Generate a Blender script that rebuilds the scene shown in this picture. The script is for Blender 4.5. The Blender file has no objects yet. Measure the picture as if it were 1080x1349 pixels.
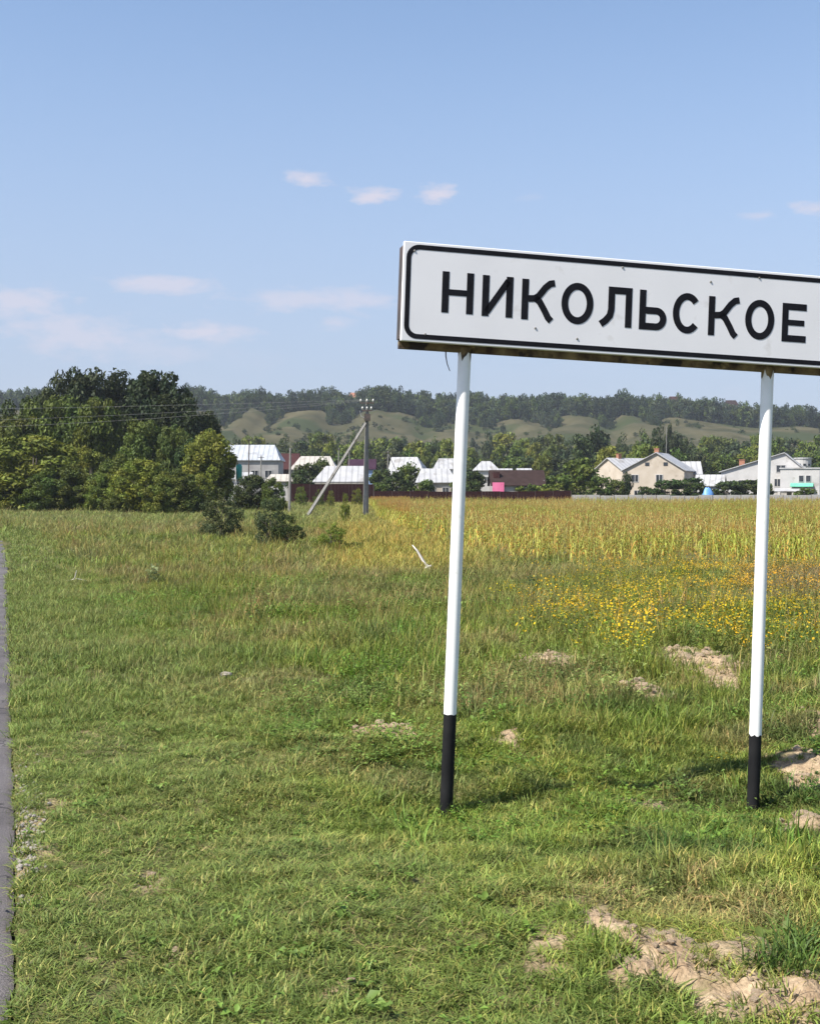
import bpy, math, random
import numpy as np
from mathutils import Vector, Matrix

# ------------------------------------------------------------------ camera, sky, sun
S = bpy.context.scene
C = S.collection
F, CX, CY, EYE, HZ = 1620.0, 540.0, 674.5, 1.5, 645.0      # photo pixels (1080 x 1349)
PITCH = math.atan((CY - HZ) / F)
cam_d = bpy.data.cameras.new('camera'); cam = bpy.data.objects.new('camera', cam_d); C.objects.link(cam)
cam.location = (0, 0, EYE); cam.rotation_euler = (math.pi / 2 - PITCH, 0, 0)
cam_d.sensor_fit = 'HORIZONTAL'; cam_d.sensor_width = 36; cam_d.lens = 36 * F / 1080
cam_d.clip_start = 0.05; cam_d.clip_end = 9000
S.camera = cam
S.view_settings.view_transform = 'Standard'; S.view_settings.look = 'None'
S.cycles.max_bounces = 5; S.cycles.diffuse_bounces = 3; S.cycles.glossy_bounces = 2; S.cycles.transmission_bounces = 3; S.cycles.volume_bounces = 0
S.view_settings.gamma = 1; S.view_settings.exposure = 0.8

SUN_EL, SUN_AZ = math.radians(50), math.radians(180 + 58)    # azimuth clockwise from +Y
sunv = Vector((math.sin(SUN_AZ) * math.cos(SUN_EL), math.cos(SUN_AZ) * math.cos(SUN_EL), math.sin(SUN_EL)))
sd = bpy.data.lights.new('sun', 'SUN'); sd.energy = 4.9; sd.angle = math.radians(0.53); sd.color = (1.0, 0.945, 0.86)
sun = bpy.data.objects.new('sun', sd); C.objects.link(sun); sun.location = (-20, -10, 40)
sun.rotation_euler = (-sunv).to_track_quat('-Z', 'Y').to_euler()

def dirof(px, py):
    a = (px - CX) / F; b = (CY - py) / F
    return np.array([a, math.cos(PITCH) + b * math.sin(PITCH), -math.sin(PITCH) + b * math.cos(PITCH)])

world = bpy.data.worlds.new('World'); S.world = world; world.use_nodes = True
def build_world():
    nt = world.node_tree; nt.nodes.clear(); N = nt.nodes.new; L = nt.links.new
    out = N('ShaderNodeOutputWorld'); bg = N('ShaderNodeBackground'); L(bg.outputs[0], out.inputs[0])
    sky = N('ShaderNodeTexSky'); sky.sky_type = 'NISHITA'; sky.sun_disc = False
    sky.sun_elevation = SUN_EL; sky.sun_rotation = SUN_AZ; sky.altitude = 100
    sky.air_density = 1.0; sky.dust_density = 0.7; sky.ozone_density = 2.2
    bg.inputs[1].default_value = 0.112
    tc = N('ShaderNodeTexCoord')
    def math_(op, a, b=None, clamp=False):
        m = N('ShaderNodeMath'); m.operation = op; m.use_clamp = clamp
        for i, v in enumerate((a, b)):
            if v is None: continue
            if isinstance(v, (int, float)): m.inputs[i].default_value = v
            else: L(v, m.inputs[i])
        return m.outputs[0]
    sp = N('ShaderNodeSeparateXYZ'); L(tc.outputs['Generated'], sp.inputs[0])
    az = math_('ARCTAN2', sp.outputs[0], sp.outputs[1]); el = math_('ARCSINE', sp.outputs[2])
    cb = N('ShaderNodeCombineXYZ'); L(az, cb.inputs[0]); L(math_('MULTIPLY', el, 2.6), cb.inputs[1])
    nz = N('ShaderNodeTexNoise'); nz.inputs['Scale'].default_value = 34; nz.inputs['Detail'].default_value = 5
    nz.inputs['Roughness'].default_value = 0.62
    L(cb.outputs[0], nz.inputs['Vector'])
    nzo = math_('SUBTRACT', nz.outputs[0], 0.5)
    total = None
    for (px, py, rx, ry, s) in [(405,234,36,12,.62),(489,257,36,12,.66),(580,255,36,12,.66),(215,376,85,16,.5),(420,394,125,20,.42),
                 (462,386,40,14,.3),(262,436,45,15,.55),(312,440,40,14,.4),(25,398,80,24,.5),(95,440,95,36,.42),(200,462,90,22,.22),(1003,284,30,9,.34),
                 (1070,275,30,11,.5),(188,440,26,10,.34),(442,425,26,10,.34),(700,260,20,5,.1)]:
        d = dirof(px, py); a0 = math.atan2(d[0], d[1]); e0 = math.atan2(d[2], math.hypot(d[0], d[1]))
        u = math_('MULTIPLY', math_('SUBTRACT', az, a0), F / rx); v = math_('MULTIPLY', math_('SUBTRACT', el, e0), F / ry)
        r = math_('SQRT', math_('ADD', math_('MULTIPLY', u, u), math_('MULTIPLY', v, v)))
        g = math_('SUBTRACT', math_('ADD', 1.0, math_('MULTIPLY', nzo, 2.6)), r)
        g = math_('MULTIPLY', math_('MULTIPLY', g, 1.25, True), s * 1.25)
        total = g if total is None else math_('MAXIMUM', total, g)
    # the same kind of small low clouds all the way round the horizon
    nz2 = N('ShaderNodeTexNoise'); nz2.inputs['Scale'].default_value = 9; nz2.inputs['Detail'].default_value = 4
    L(cb.outputs[0], nz2.inputs['Vector'])
    band = math_('MULTIPLY', math_('SUBTRACT', nz2.outputs[0], 0.56), 2.2, True)
    mr = N('ShaderNodeMapRange'); mr.inputs[1].default_value = 0.2; mr.inputs[2].default_value = 0.05; L(el, mr.inputs[0])
    band = math_('MULTIPLY', band, mr.outputs[0])
    total = math_('MAXIMUM', total, math_('MULTIPLY', band, 0.55))
    mix = N('ShaderNodeMix'); mix.data_type = 'RGBA'; L(total, mix.inputs[0])
    veil = N('ShaderNodeMapRange'); veil.interpolation_type = 'SMOOTHSTEP'; L(el, veil.inputs[0])      # summer haze low in the sky, all round
    veil.inputs[1].default_value = 0.0; veil.inputs[2].default_value = 0.46; veil.inputs[3].default_value = 0.85; veil.inputs[4].default_value = 0.0
    hz = N('ShaderNodeMix'); hz.data_type = 'RGBA'; L(veil.outputs[0], hz.inputs[0]); L(sky.outputs[0], hz.inputs[6]); hz.inputs[7].default_value = (2.22, 2.56, 3.50, 1)
    L(hz.outputs[2], mix.inputs[6])
    mix.inputs[7].default_value = (3.9, 3.7, 4.2, 1)
    L(mix.outputs[2], bg.inputs[0])
build_world()

# ------------------------------------------------------------------ helpers
rng = np.random.default_rng(7); random.seed(7)

def hash2(ix, iy, s):
    h = (ix * 374761393 + iy * 668265263 + s * 974634777) & 0xffffffff
    h = ((h ^ (h >> 13)) * 1274126177) & 0xffffffff
    return ((h ^ (h >> 16)) & 0xffff) / 65535.0
def vnoise(x, y, s=0):
    x = np.asarray(x, float); y = np.asarray(y, float)
    ix = np.floor(x).astype(np.int64); iy = np.floor(y).astype(np.int64)
    fx = x - ix; fy = y - iy; fx = fx * fx * (3 - 2 * fx); fy = fy * fy * (3 - 2 * fy)
    a = hash2(ix, iy, s); b = hash2(ix + 1, iy, s); c = hash2(ix, iy + 1, s); d = hash2(ix + 1, iy + 1, s)
    return (a * (1 - fx) + b * fx) * (1 - fy) + (c * (1 - fx) + d * fx) * fy
def fbm(x, y, s=0, o=4):
    t = 0; w = 0; a = 1.0
    for k in range(o):
        t = t + a * vnoise(np.asarray(x) * 2 ** k, np.asarray(y) * 2 ** k, s + k); w += a; a *= .5
    return t / w
def sstep(a, b, x):
    t = np.clip((np.asarray(x, float) - a) / (b - a), 0, 1); return t * t * (3 - 2 * t)

def base_z(y):
    return np.interp(y, [-300, 6, 12, 22, 34, 44, 110, 190, 240, 300, 480, 520, 3000], [0, 0, -.1, -.45, -.72, -.8, -.8, -.5, .3, 2.2, 7, 4, 4])
def at(px, py, Y):
    d = dirof(px, py); return np.array([0, 0, EYE]) + d * (Y / d[1])
def on_ground(px, py):
    d = dirof(px, py); Y = 10.0
    for _ in range(60):
        z = float(base_z(Y)); t = (z - EYE) / d[2]; Y = .5 * Y + .5 * t * d[1]
    return d[0] * Y / d[1], Y

# ------ materials
def new_mat(name):
    m = bpy.data.materials.new(name); m.use_nodes = True; nt = m.node_tree
    b = nt.nodes['Principled BSDF']; return m, nt, b
def noisy(name, c1, c2, scale=6, rough=.7, detail=5, bump=0, bscale=None, metal=0, c3=None, s3=2.0, t3=.55, spec=None, stretch=None, seams=0):
    m, nt, b = new_mat(name); N = nt.nodes.new; L = nt.links.new
    tc = N('ShaderNodeTexCoord'); vec = tc.outputs['Object']
    if stretch:
        mp = N('ShaderNodeMapping'); mp.inputs['Scale'].default_value = stretch; L(vec, mp.inputs[0]); vec = mp.outputs[0]
    nz = N('ShaderNodeTexNoise'); nz.inputs['Scale'].default_value = scale; nz.inputs['Detail'].default_value = detail; L(vec, nz.inputs['Vector'])
    rp = N('ShaderNodeValToRGB'); rp.color_ramp.elements[0].position = .32; rp.color_ramp.elements[1].position = .68
    rp.color_ramp.elements[0].color = (*c1, 1); rp.color_ramp.elements[1].color = (*c2, 1); L(nz.outputs[0], rp.inputs[0])
    col = rp.outputs[0]
    if c3:
        n3 = N('ShaderNodeTexNoise'); n3.inputs['Scale'].default_value = s3; n3.inputs['Detail'].default_value = 6; L(vec, n3.inputs['Vector'])
        r3 = N('ShaderNodeMapRange'); r3.inputs[1].default_value = t3; r3.inputs[2].default_value = t3 + .08; L(n3.outputs[0], r3.inputs[0])
        mx = N('ShaderNodeMix'); mx.data_type = 'RGBA'; L(r3.outputs[0], mx.inputs[0]); L(col, mx.inputs[6]); mx.inputs[7].default_value = (*c3, 1); col = mx.outputs[2]
    L(col, b.inputs['Base Color']); b.inputs['Roughness'].default_value = rough; b.inputs['Metallic'].default_value = metal
    if spec is not None: b.inputs['Specular IOR Level'].default_value = spec
    if seams:
        wv = N('ShaderNodeTexWave'); wv.bands_direction = 'Y'; wv.inputs['Scale'].default_value = seams; wv.inputs['Distortion'].default_value = .3; L(vec, wv.inputs['Vector'])
        ws = N('ShaderNodeMapRange'); ws.inputs[1].default_value = .0; ws.inputs[2].default_value = .25; ws.inputs[3].default_value = .68; ws.inputs[4].default_value = 1.0; L(wv.outputs['Fac'], ws.inputs[0])
        wm = N('ShaderNodeMix'); wm.data_type = 'RGBA'; wm.blend_type = 'MULTIPLY'; wm.inputs[0].default_value = 1; L(col, wm.inputs[6]); L(ws.outputs[0], wm.inputs[7]); L(wm.outputs[2], b.inputs['Base Color'])
    if bump:
        bn = N('ShaderNodeTexNoise'); bn.inputs['Scale'].default_value = bscale or scale * 4; bn.inputs['Detail'].default_value = 6; L(vec, bn.inputs['Vector'])
        bp = N('ShaderNodeBump'); bp.inputs['Strength'].default_value = bump; bp.inputs['Distance'].default_value = .02
        L(bn.outputs[0], bp.inputs['Height']); L(bp.outputs[0], b.inputs['Normal'])
    return m
def leafmat(name, rough=.55, transl=.3, spec=.25):
    """colour = tint of the plant (instance attribute or object property) varied leaf by leaf"""
    m, nt, b = new_mat(name); N = nt.nodes.new; L = nt.links.new
    t = N('ShaderNodeAttribute'); t.attribute_type = 'INSTANCER'; t.attribute_name = 'tint'
    v = N('ShaderNodeAttribute'); v.attribute_name = 'vary'
    mx = N('ShaderNodeMix'); mx.data_type = 'RGBA'; mx.blend_type = 'MULTIPLY'; mx.inputs[0].default_value = 1
    L(t.outputs['Color'], mx.inputs[6]); L(v.outputs['Color'], mx.inputs[7])
    L(mx.outputs[2], b.inputs['Base Color']); b.inputs['Roughness'].default_value = rough; b.inputs['Specular IOR Level'].default_value = spec
    tr = N('ShaderNodeBsdfTranslucent'); L(mx.outputs[2], tr.inputs[0])
    ms = N('ShaderNodeMixShader'); ms.inputs[0].default_value = transl
    L(b.outputs[0], ms.inputs[1]); L(tr.outputs[0], ms.inputs[2]); L(ms.outputs[0], nt.nodes['Material Output'].inputs[0])
    return m
M = {}
M['blade'] = leafmat('grass_blade'); M['leaf'] = leafmat('tree_leaf', .6, .22, .2)
M['bark'] = noisy('bark', (.06, .05, .04), (.13, .11, .085), 8, .9, bump=.5)
M['white_paint'] = noisy('white_paint', (.80, .80, .78), (.86, .86, .84), 9, .5, c3=(.66, .64, .58), s3=14, t3=.66)
M['black_paint'] = noisy('black_paint', (.009, .009, .010), (.016, .016, .017), 10, .7, c3=(.05, .028, .02), s3=9, t3=.66, spec=.15)
M['rust'] = noisy('rust', (.05, .028, .016), (.26, .19, .085), 16, .85, bump=.3, c3=(.03, .019, .014), s3=9, t3=.52)
M['face'] = noisy('sign_face', (.72, .71, .72), (.77, .76, .77), 3, .55, c3=(.63, .61, .60), s3=6, t3=.62, spec=.25)
M['letter'] = noisy('letter_film', (.007, .007, .010), (.012, .012, .016), 12, .7, spec=.12)
M['concrete'] = noisy('concrete', (.17, .162, .15), (.24, .23, .215), 2.5, .9, c3=(.13, .12, .105), s3=1.5, t3=.6)
M['dark_metal'] = noisy('dark_metal', (.04, .035, .03), (.09, .06, .05), 6, .6)
M['porcelain'] = noisy('porcelain', (.30, .30, .28), (.40, .40, .38), 6, .35)
M['wire'] = noisy('aluminium_wire', (.22, .22, .22), (.3, .3, .3), 6, .6)
M['white_roof'] = noisy('white_roof', (.33, .33, .34), (.42, .42, .42), .9, .6, c3=(.27, .26, .25), s3=.5, t3=.56, seams=.34)
M['cream_roof'] = noisy('cream_roof', (.38, .35, .31), (.45, .42, .37), .9, .6, c3=(.31, .285, .245), s3=.5, t3=.58, seams=.34)
M['grey_roof'] = noisy('grey_roof', (.36, .38, .41), (.44, .46, .49), .8, .5, c3=(.30, .30, .31), s3=.5, t3=.6, seams=.34)
M['brown_roof'] = noisy('brown_roof', (.030, .018, .016), (.042, .026, .023), 1.2, .8, spec=.1)
M['red_roof'] = noisy('red_roof', (.045, .017, .017), (.065, .025, .024), 1.2, .8, spec=.1)
M['purple_roof'] = noisy('purple_roof', (.035, .016, .030), (.05, .024, .042), 1.2, .8, spec=.1)
M['beige_wall'] = noisy('beige_wall', (.40, .34, .27), (.48, .42, .35), .7, .9, c3=(.33, .28, .22), s3=.6, t3=.6)
M['white_wall'] = noisy('white_wall', (.41, .40, .39), (.49, .48, .47), .7, .9, c3=(.33, .31, .29), s3=.6, t3=.62)
M['grey_wall'] = noisy('grey_wall', (.26, .25, .25), (.36, .35, .34), .7, .9)
M['pink_wall'] = noisy('pink_wall', (.62, .12, .26), (.74, .18, .34), 1, .8)
M['blue_wall'] = noisy('blue_wall', (.2, .3, .5), (.28, .38, .58), 1, .8)
M['brick'] = noisy('chimney_brick', (.26, .11, .065), (.34, .16, .10), 3, .9)
M['glass'] = noisy('window_glass', (.02, .025, .03), (.045, .05, .06), 2, .12, spec=.6)
M['brown_fence'] = noisy('brown_sheet', (.028, .008, .008), (.038, .013, .012), 1, .8, spec=.1)
M['grey_fence'] = noisy('grey_slab', (.30, .29, .28), (.40, .39, .37), .8, .9, c3=(.22, .21, .19), s3=.9, t3=.58)
M['green_sheet'] = noisy('green_sheet', (.10, .42, .26), (.14, .50, .33), 1.4, .5)
M['teal'] = noisy('teal_paint', (.02, .24, .20), (.04, .32, .27), 1.4, .5)
M['tarp'] = noisy('blue_tarp', (.10, .28, .62), (.18, .38, .74), 1.4, .45)
M['dead_wood'] = noisy('dead_wood', (.52, .48, .42), (.68, .64, .58), 12, .85)
M['stone'] = noisy('pale_stone', (.22, .195, .165), (.38, .34, .29), 9, .9, bump=.4)
M['clod'] = noisy('dry_clod', (.31, .22, .14), (.48, .37, .25), 3, .95, bump=.7, bscale=40)

# ------ mesh building
class MB:
    def __init__(s): s.v = []; s.f = []
    def box(s, c, d, R=None):
        n = len(s.v)
        for dx, dy, dz in [(-1,-1,-1),(1,-1,-1),(1,1,-1),(-1,1,-1),(-1,-1,1),(1,-1,1),(1,1,1),(-1,1,1)]:
            p = Vector((dx*d[0]/2, dy*d[1]/2, dz*d[2]/2))
            if R is not None: p = R @ p
            s.v.append(tuple(Vector(c) + p))
        for q in [(0,3,2,1),(4,5,6,7),(0,1,5,4),(1,2,6,5),(2,3,7,6),(3,0,4,7)]: s.f.append(tuple(n + i for i in q))
        return s
    def tube(s, pts, rad, k=8, cap=True):
        n0 = len(s.v); pts = [Vector(p) for p in pts]
        if not hasattr(rad, '__len__'): rad = [rad] * len(pts)
        for i, p in enumerate(pts):
            t = (pts[min(i+1, len(pts)-1)] - pts[max(i-1, 0)]).normalized()
            a = t.cross(Vector((0, 0, 1)) if abs(t.z) < .9 else Vector((0, 1, 0))).normalized(); b = t.cross(a)
            for j in range(k):
                th = 2 * math.pi * j / k; s.v.append(tuple(p + (a * math.cos(th) + b * math.sin(th)) * rad[i]))
        for i in range(len(pts) - 1):
            for j in range(k):
                s.f.append((n0+i*k+j, n0+i*k+(j+1) % k, n0+(i+1)*k+(j+1) % k, n0+(i+1)*k+j))
        if cap:
            s.f.append(tuple(n0 + j for j in range(k))[::-1]); s.f.append(tuple(n0+(len(pts)-1)*k+j for j in range(k)))
        return s
    def poly(s, pts):
        n = len(s.v); s.v += [tuple(p) for p in pts]; s.f.append(tuple(range(n, n + len(pts)))); return s
    def mesh(s, name, mat, smooth=False):
        me = bpy.data.meshes.new(name); me.from_pydata(s.v, [], s.f); me.materials.append(M[mat] if isinstance(mat, str) else mat)
        if smooth: me.shade_smooth()
        me.update(); return me
    def build(s, name, mat, parent=None, smooth=False):
        return link(name, s.mesh(name, mat, smooth), parent)
def link(name, data, parent=None):
    o = bpy.data.objects.new(name, data); C.objects.link(o)
    if parent is not None: o.parent = parent
    return o
def tag(o, label=None, cat=None, group=None, kind=None):
    if label: o['label'] = label
    if cat: o['category'] = cat
    if group: o['group'] = group
    if kind: o['kind'] = kind
    return o
def empty(name, loc, label, cat, group=None, rz=0):
    o = bpy.data.objects.new(name, None); C.objects.link(o); o.location = loc; o.rotation_euler = (0, 0, rz); o.empty_display_size = .2
    return tag(o, label, cat, group)
def npmesh(name, V, Q, mat, vary=None, smooth=False):
    """V (n,3), Q (m,k) faces of one size; vary: per-vertex grey or rgb"""
    me = bpy.data.meshes.new(name); V = np.asarray(V, np.float32); Q = np.asarray(Q, np.int32); k = Q.shape[1]
    me.vertices.add(len(V)); me.vertices.foreach_set('co', V.ravel())
    me.loops.add(Q.size); me.loops.foreach_set('vertex_index', Q.ravel())
    me.polygons.add(len(Q)); me.polygons.foreach_set('loop_start', np.arange(0, Q.size, k, dtype=np.int32))
    me.materials.append(M[mat]); me.update(calc_edges=True)
    if vary is not None:
        vary = np.asarray(vary, np.float32)
        if vary.ndim == 1: vary = np.repeat(vary[:, None], 3, 1)
        a = me.attributes.new('vary', 'FLOAT_COLOR', 'POINT')
        a.data.foreach_set('color', np.concatenate([vary, np.ones((len(V), 1), np.float32)], 1).astype(np.float32).ravel())
    if smooth: me.shade_smooth()
    return me

def scatter(name, label, cat, pts, rotz, scl, tint, idx, variants, tilt=None):
    """one 'stuff' object: plants instanced on points"""
    n = len(pts)
    me = bpy.data.meshes.new(name); me.vertices.add(n); me.vertices.foreach_set('co', np.asarray(pts, np.float32).ravel())
    rot = np.zeros((n, 3), np.float32); rot[:, 2] = rotz
    if tilt is not None: rot[:, :2] = tilt
    me.attributes.new('rot', 'FLOAT_VECTOR', 'POINT').data.foreach_set('vector', rot.ravel())
    scl = np.asarray(scl, np.float32)
    if scl.ndim == 1: scl = np.repeat(scl[:, None], 3, 1)
    me.attributes.new('scl', 'FLOAT_VECTOR', 'POINT').data.foreach_set('vector', scl.ravel())
    me.attributes.new('idx', 'INT', 'POINT').data.foreach_set('value', np.asarray(idx, np.int32))
    me.attributes.new('tint', 'FLOAT_COLOR', 'POINT').data.foreach_set('color', np.concatenate([tint, np.ones((n, 1))], 1).astype(np.float32).ravel())
    o = link(name, me); tag(o, label, cat, kind='stuff')
    col = bpy.data.collections.new(name + '_variants')
    for i, vm in enumerate(variants):
        vo = bpy.data.objects.new('%s_plant_%02d' % (name, i), vm); col.objects.link(vo)
    ng = bpy.data.node_groups.new(name, 'GeometryNodeTree')
    ng.interface.new_socket('Geometry', in_out='INPUT', socket_type='NodeSocketGeometry')
    ng.interface.new_socket('Geometry', in_out='OUTPUT', socket_type='NodeSocketGeometry')
    N = ng.nodes.new; L = ng.links.new
    gi = N('NodeGroupInput'); go = N('NodeGroupOutput'); iop = N('GeometryNodeInstanceOnPoints')
    ci = N('GeometryNodeCollectionInfo'); ci.inputs[0].default_value = col; ci.inputs[1].default_value = True; ci.inputs[2].default_value = True
    def na(nm, t):
        a = N('GeometryNodeInputNamedAttribute'); a.data_type = t; a.inputs[0].default_value = nm; return a.outputs[0]
    L(gi.outputs[0], iop.inputs['Points']); L(ci.outputs[0], iop.inputs['Instance']); iop.inputs['Pick Instance'].default_value = True
    L(na('idx', 'INT'), iop.inputs['Instance Index']); L(na('scl', 'FLOAT_VECTOR'), iop.inputs['Scale'])
    er = N('FunctionNodeEulerToRotation'); L(na('rot', 'FLOAT_VECTOR'), er.inputs[0]); L(er.outputs[0], iop.inputs['Rotation'])
    L(iop.outputs[0], go.inputs[0])
    md = o.modifiers.new('plants', 'NODES'); md.node_group = ng
    return o

# ------------------------------------------------------------------ the ground, the road, the hills
rp = [on_ground(x, y) for x, y in [(16,1349),(18,1200),(18,1070),(15,960),(13,880),(12,800),(10,745),(6,722),(0,702)]]
road_pts = [(9.8, -30), (0.42, -1.2)] + rp + [(-19.5, 53), (-25, 59), (-34, 64), (-50, 68), (-90, 71)]
RX = np.array([p[0] for p in road_pts]); RY = np.array([p[1] for p in road_pts])
sm = np.linspace(RY[0], RY[-1], 1600); smx = np.interp(sm, RY, RX)
def edge_x(y): return np.interp(y, sm, smx, left=RX[0], right=-400)
def road_dist(x, y):
    """metres right of the road's edge (negative on the asphalt)"""
    return np.asarray(x) - edge_x(y)

soil_list = []   # x, y, rx, ry, mound height, bareness
def soil(px, py, rx, ry, h=0.02, s=1.0):
    x, y = on_ground(px, py); soil_list.append((x, y, rx * y / F, ry * y * y / (F * (EYE - float(base_z(y)))), h, s))
for a in [(798,1234,44,32,.02,1),(850,1265,60,28,.02,1),(870,1312,90,36,.02,1),(985,1292,64,34,.02,.75),(985,1342,120,28,.02,.95),(735,1252,26,16,.02,.8),(1062,1342,50,34,.03),
          (935,886,64,25,.14),(952,908,36,18,.05),(715,877,48,15,.06,1),(742,884,26,14,.05),(848,922,52,18,.10,1),(765,846,34,5,.02,.9),(515,970,58,10,.03,1),(668,977,28,9,.02,.95),
          (556,827,40,10,.07,1),(1062,1055,42,20,.05,1),(1070,1000,44,26,.05,.95),(1076,955,34,26,.04,.9),(850,1030,36,6,.02,.75),(590,757,40,4,.03,.8),(44,1088,22,36,0,.6),(34,1150,16,44,0,.55),(30,1020,14,40,0,.4),
          (412,1035,14,7,.01,.7),(425,880,55,6,.01,.55),(195,1170,30,22,.0,.65),(250,1262,26,12,.0,.55),(440,1312,26,14,0,.6),(480,790,18,5,.02,.8),(1016,862,18,9,.06,.8),
          (140,1262,40,12,0,.5),(720,1300,40,18,0,.55),(600,1092,26,8,0,.6),(575,1110,20,6,0,.5),(760,1090,22,8,0,.4),(110,975,22,14,0,.5),(1040,900,30,10,.03,.6),(970,1110,25,6,0,.5)]: soil(*a)
def soil_mask(x, y):
    m = np.zeros_like(np.asarray(x, float)); hh = np.zeros_like(m)
    w = (fbm(np.asarray(x) * 3.1, np.asarray(y) * 3.1, 31) - .5) * 1.5 + (fbm(np.asarray(x) * 13, np.asarray(y) * 13, 37, 3) - .5) * .9
    for (sx, sy, rx, ry, h, s) in soil_list:
        d = np.sqrt(((x - sx) / rx) ** 2 + ((y - sy) / ry) ** 2)
        m = np.maximum(m, s * (1 - sstep(.65, 1.3, d + w))); hh = np.maximum(hh, h * np.exp(-(d / 1.0) ** 2 * 1.2))
    return m, hh
def ground_z(x, y, full=False):
    x = np.asarray(x, float); y = np.asarray(y, float)
    d = road_dist(x, y); off = sstep(-.015, .03, d); far = sstep(26, 7, y) * .75 + .25
    near = (y < 60) & (y > -6) & (np.abs(x) < 60)
    u = (fbm(x * .55, y * .55, 3) - .5) * .16 + (fbm(x * 3.2, y * 3.2, 5, 3) - .5) * .075
    m, hh = soil_mask(x, y); hh = hh - .19 * np.exp(-((x - 1.8) / 1.0) ** 2 - ((y - 6.1) / 1.0) ** 2) - .07 * np.exp(-((x - .2) / .7) ** 2 - ((y - 5.8) / .8) ** 2)
    rough = m * ((fbm(x * 6, y * 6, 11, 5) - .5) * .09 + (vnoise(x * 21, y * 21, 12) - .5) * .035 + (vnoise(x * 35, y * 35, 13) - .5) * .02)
    z = base_z(y) + off * (.015 + np.where(near, u * sstep(-.02, .7, d), 0) + hh + rough) - (1 - off) * .07
    z = z + np.where(np.asarray(y) > 44, (fbm(x * .05, y * .05, 9) - .5) * .12, 0)
    return (z, m) if full else z
def gz(x, y): return float(ground_z(np.array([x]), np.array([y]))[0])

def build_ground():
    xf = np.arange(-3.2, 4.6, .026); xc = 4.6 + np.cumsum(.04 * 1.085 ** np.arange(100)); xc = xc[xc < 1500]
    xl = -3.2 - np.cumsum(.04 * 1.085 ** np.arange(100)); xl = xl[xl > -1500]
    X = np.concatenate([[-1500], xl[::-1], xf, xc, [1500]])
    yf = np.arange(2.4, 9.5, .026); yc = 9.5 + np.cumsum(.038 * 1.025 ** np.arange(320)); yc = yc[yc < 2300]
    yb = 2.4 - np.cumsum(.05 * 1.15 ** np.arange(60)); yb = yb[yb > -100]
    Y = np.concatenate([[-100], yb[::-1], yf, yc, [2300]])
    xx, yy = np.meshgrid(X, Y); zz, m = ground_z(xx.ravel(), yy.ravel(), True)
    V = np.stack([xx.ravel(), yy.ravel(), zz], 1); nx, ny = len(X), len(Y)
    i = np.arange(nx * ny).reshape(ny, nx)
    Q = np.stack([i[:-1, :-1], i[:-1, 1:], i[1:, 1:], i[1:, :-1]], -1).reshape(-1, 4)
    mt, nt, b = new_mat('earth'); N = nt.nodes.new; L = nt.links.new
    tc = N('ShaderNodeTexCoord')
    def nz(sc, det=6):
        n = N('ShaderNodeTexNoise'); n.inputs['Scale'].default_value = sc; n.inputs['Detail'].default_value = det; L(tc.outputs['Object'], n.inputs['Vector']); return n.outputs[0]
    def ramp(f, c1, c2, a=.3, e=.7):
        r = N('ShaderNodeValToRGB'); r.color_ramp.elements[0].position = a; r.color_ramp.elements[1].position = e
        r.color_ramp.elements[0].color = (*c1, 1); r.color_ramp.elements[1].color = (*c2, 1); L(f, r.inputs[0]); return r.outputs[0]
    turf = ramp(nz(1.3), (.085, .10, .03), (.15, .14, .055)); thatch = ramp(nz(26), (.06, .065, .022), (.17, .14, .07))
    mx0 = N('ShaderNodeMix'); mx0.data_type = 'RGBA'; mx0.inputs[0].default_value = .55; L(turf, mx0.inputs[6]); L(thatch, mx0.inputs[7])
    dirt = ramp(nz(9), (.30, .215, .135), (.50, .39, .26)); d2 = ramp(nz(70), (.55, .5, .46), (1.1, 1.08, 1.05))
    mm = N('ShaderNodeMix'); mm.data_type = 'RGBA'; mm.blend_type = 'MULTIPLY'; mm.inputs[0].default_value = .8; L(dirt, mm.inputs[6]); L(d2, mm.inputs[7])
    at_ = N('ShaderNodeAttribute'); at_.attribute_name = 'soil'
    mx = N('ShaderNodeMix'); mx.data_type = 'RGBA'; L(at_.outputs['Fac'], mx.inputs[0]); L(mx0.outputs[2], mx.inputs[6]); L(mm.outputs[2], mx.inputs[7])
    L(mx.outputs[2], b.inputs['Base Color']); b.inputs['Roughness'].default_value = .95; b.inputs['Specular IOR Level'].default_value = .15
    bp = N('ShaderNodeBump'); bp.inputs['Strength'].default_value = .8; bp.inputs['Distance'].default_value = .03; L(nz(45), bp.inputs['Height']); L(bp.outputs[0], b.inputs['Normal'])
    M['earth'] = mt
    me = npmesh('ground', V, Q, 'earth', None, True)
    me.attributes.new('soil', 'FLOAT', 'POINT').data.foreach_set('value', m.astype(np.float32))
    tag(link('ground', me), kind='structure')
build_ground()

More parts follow.
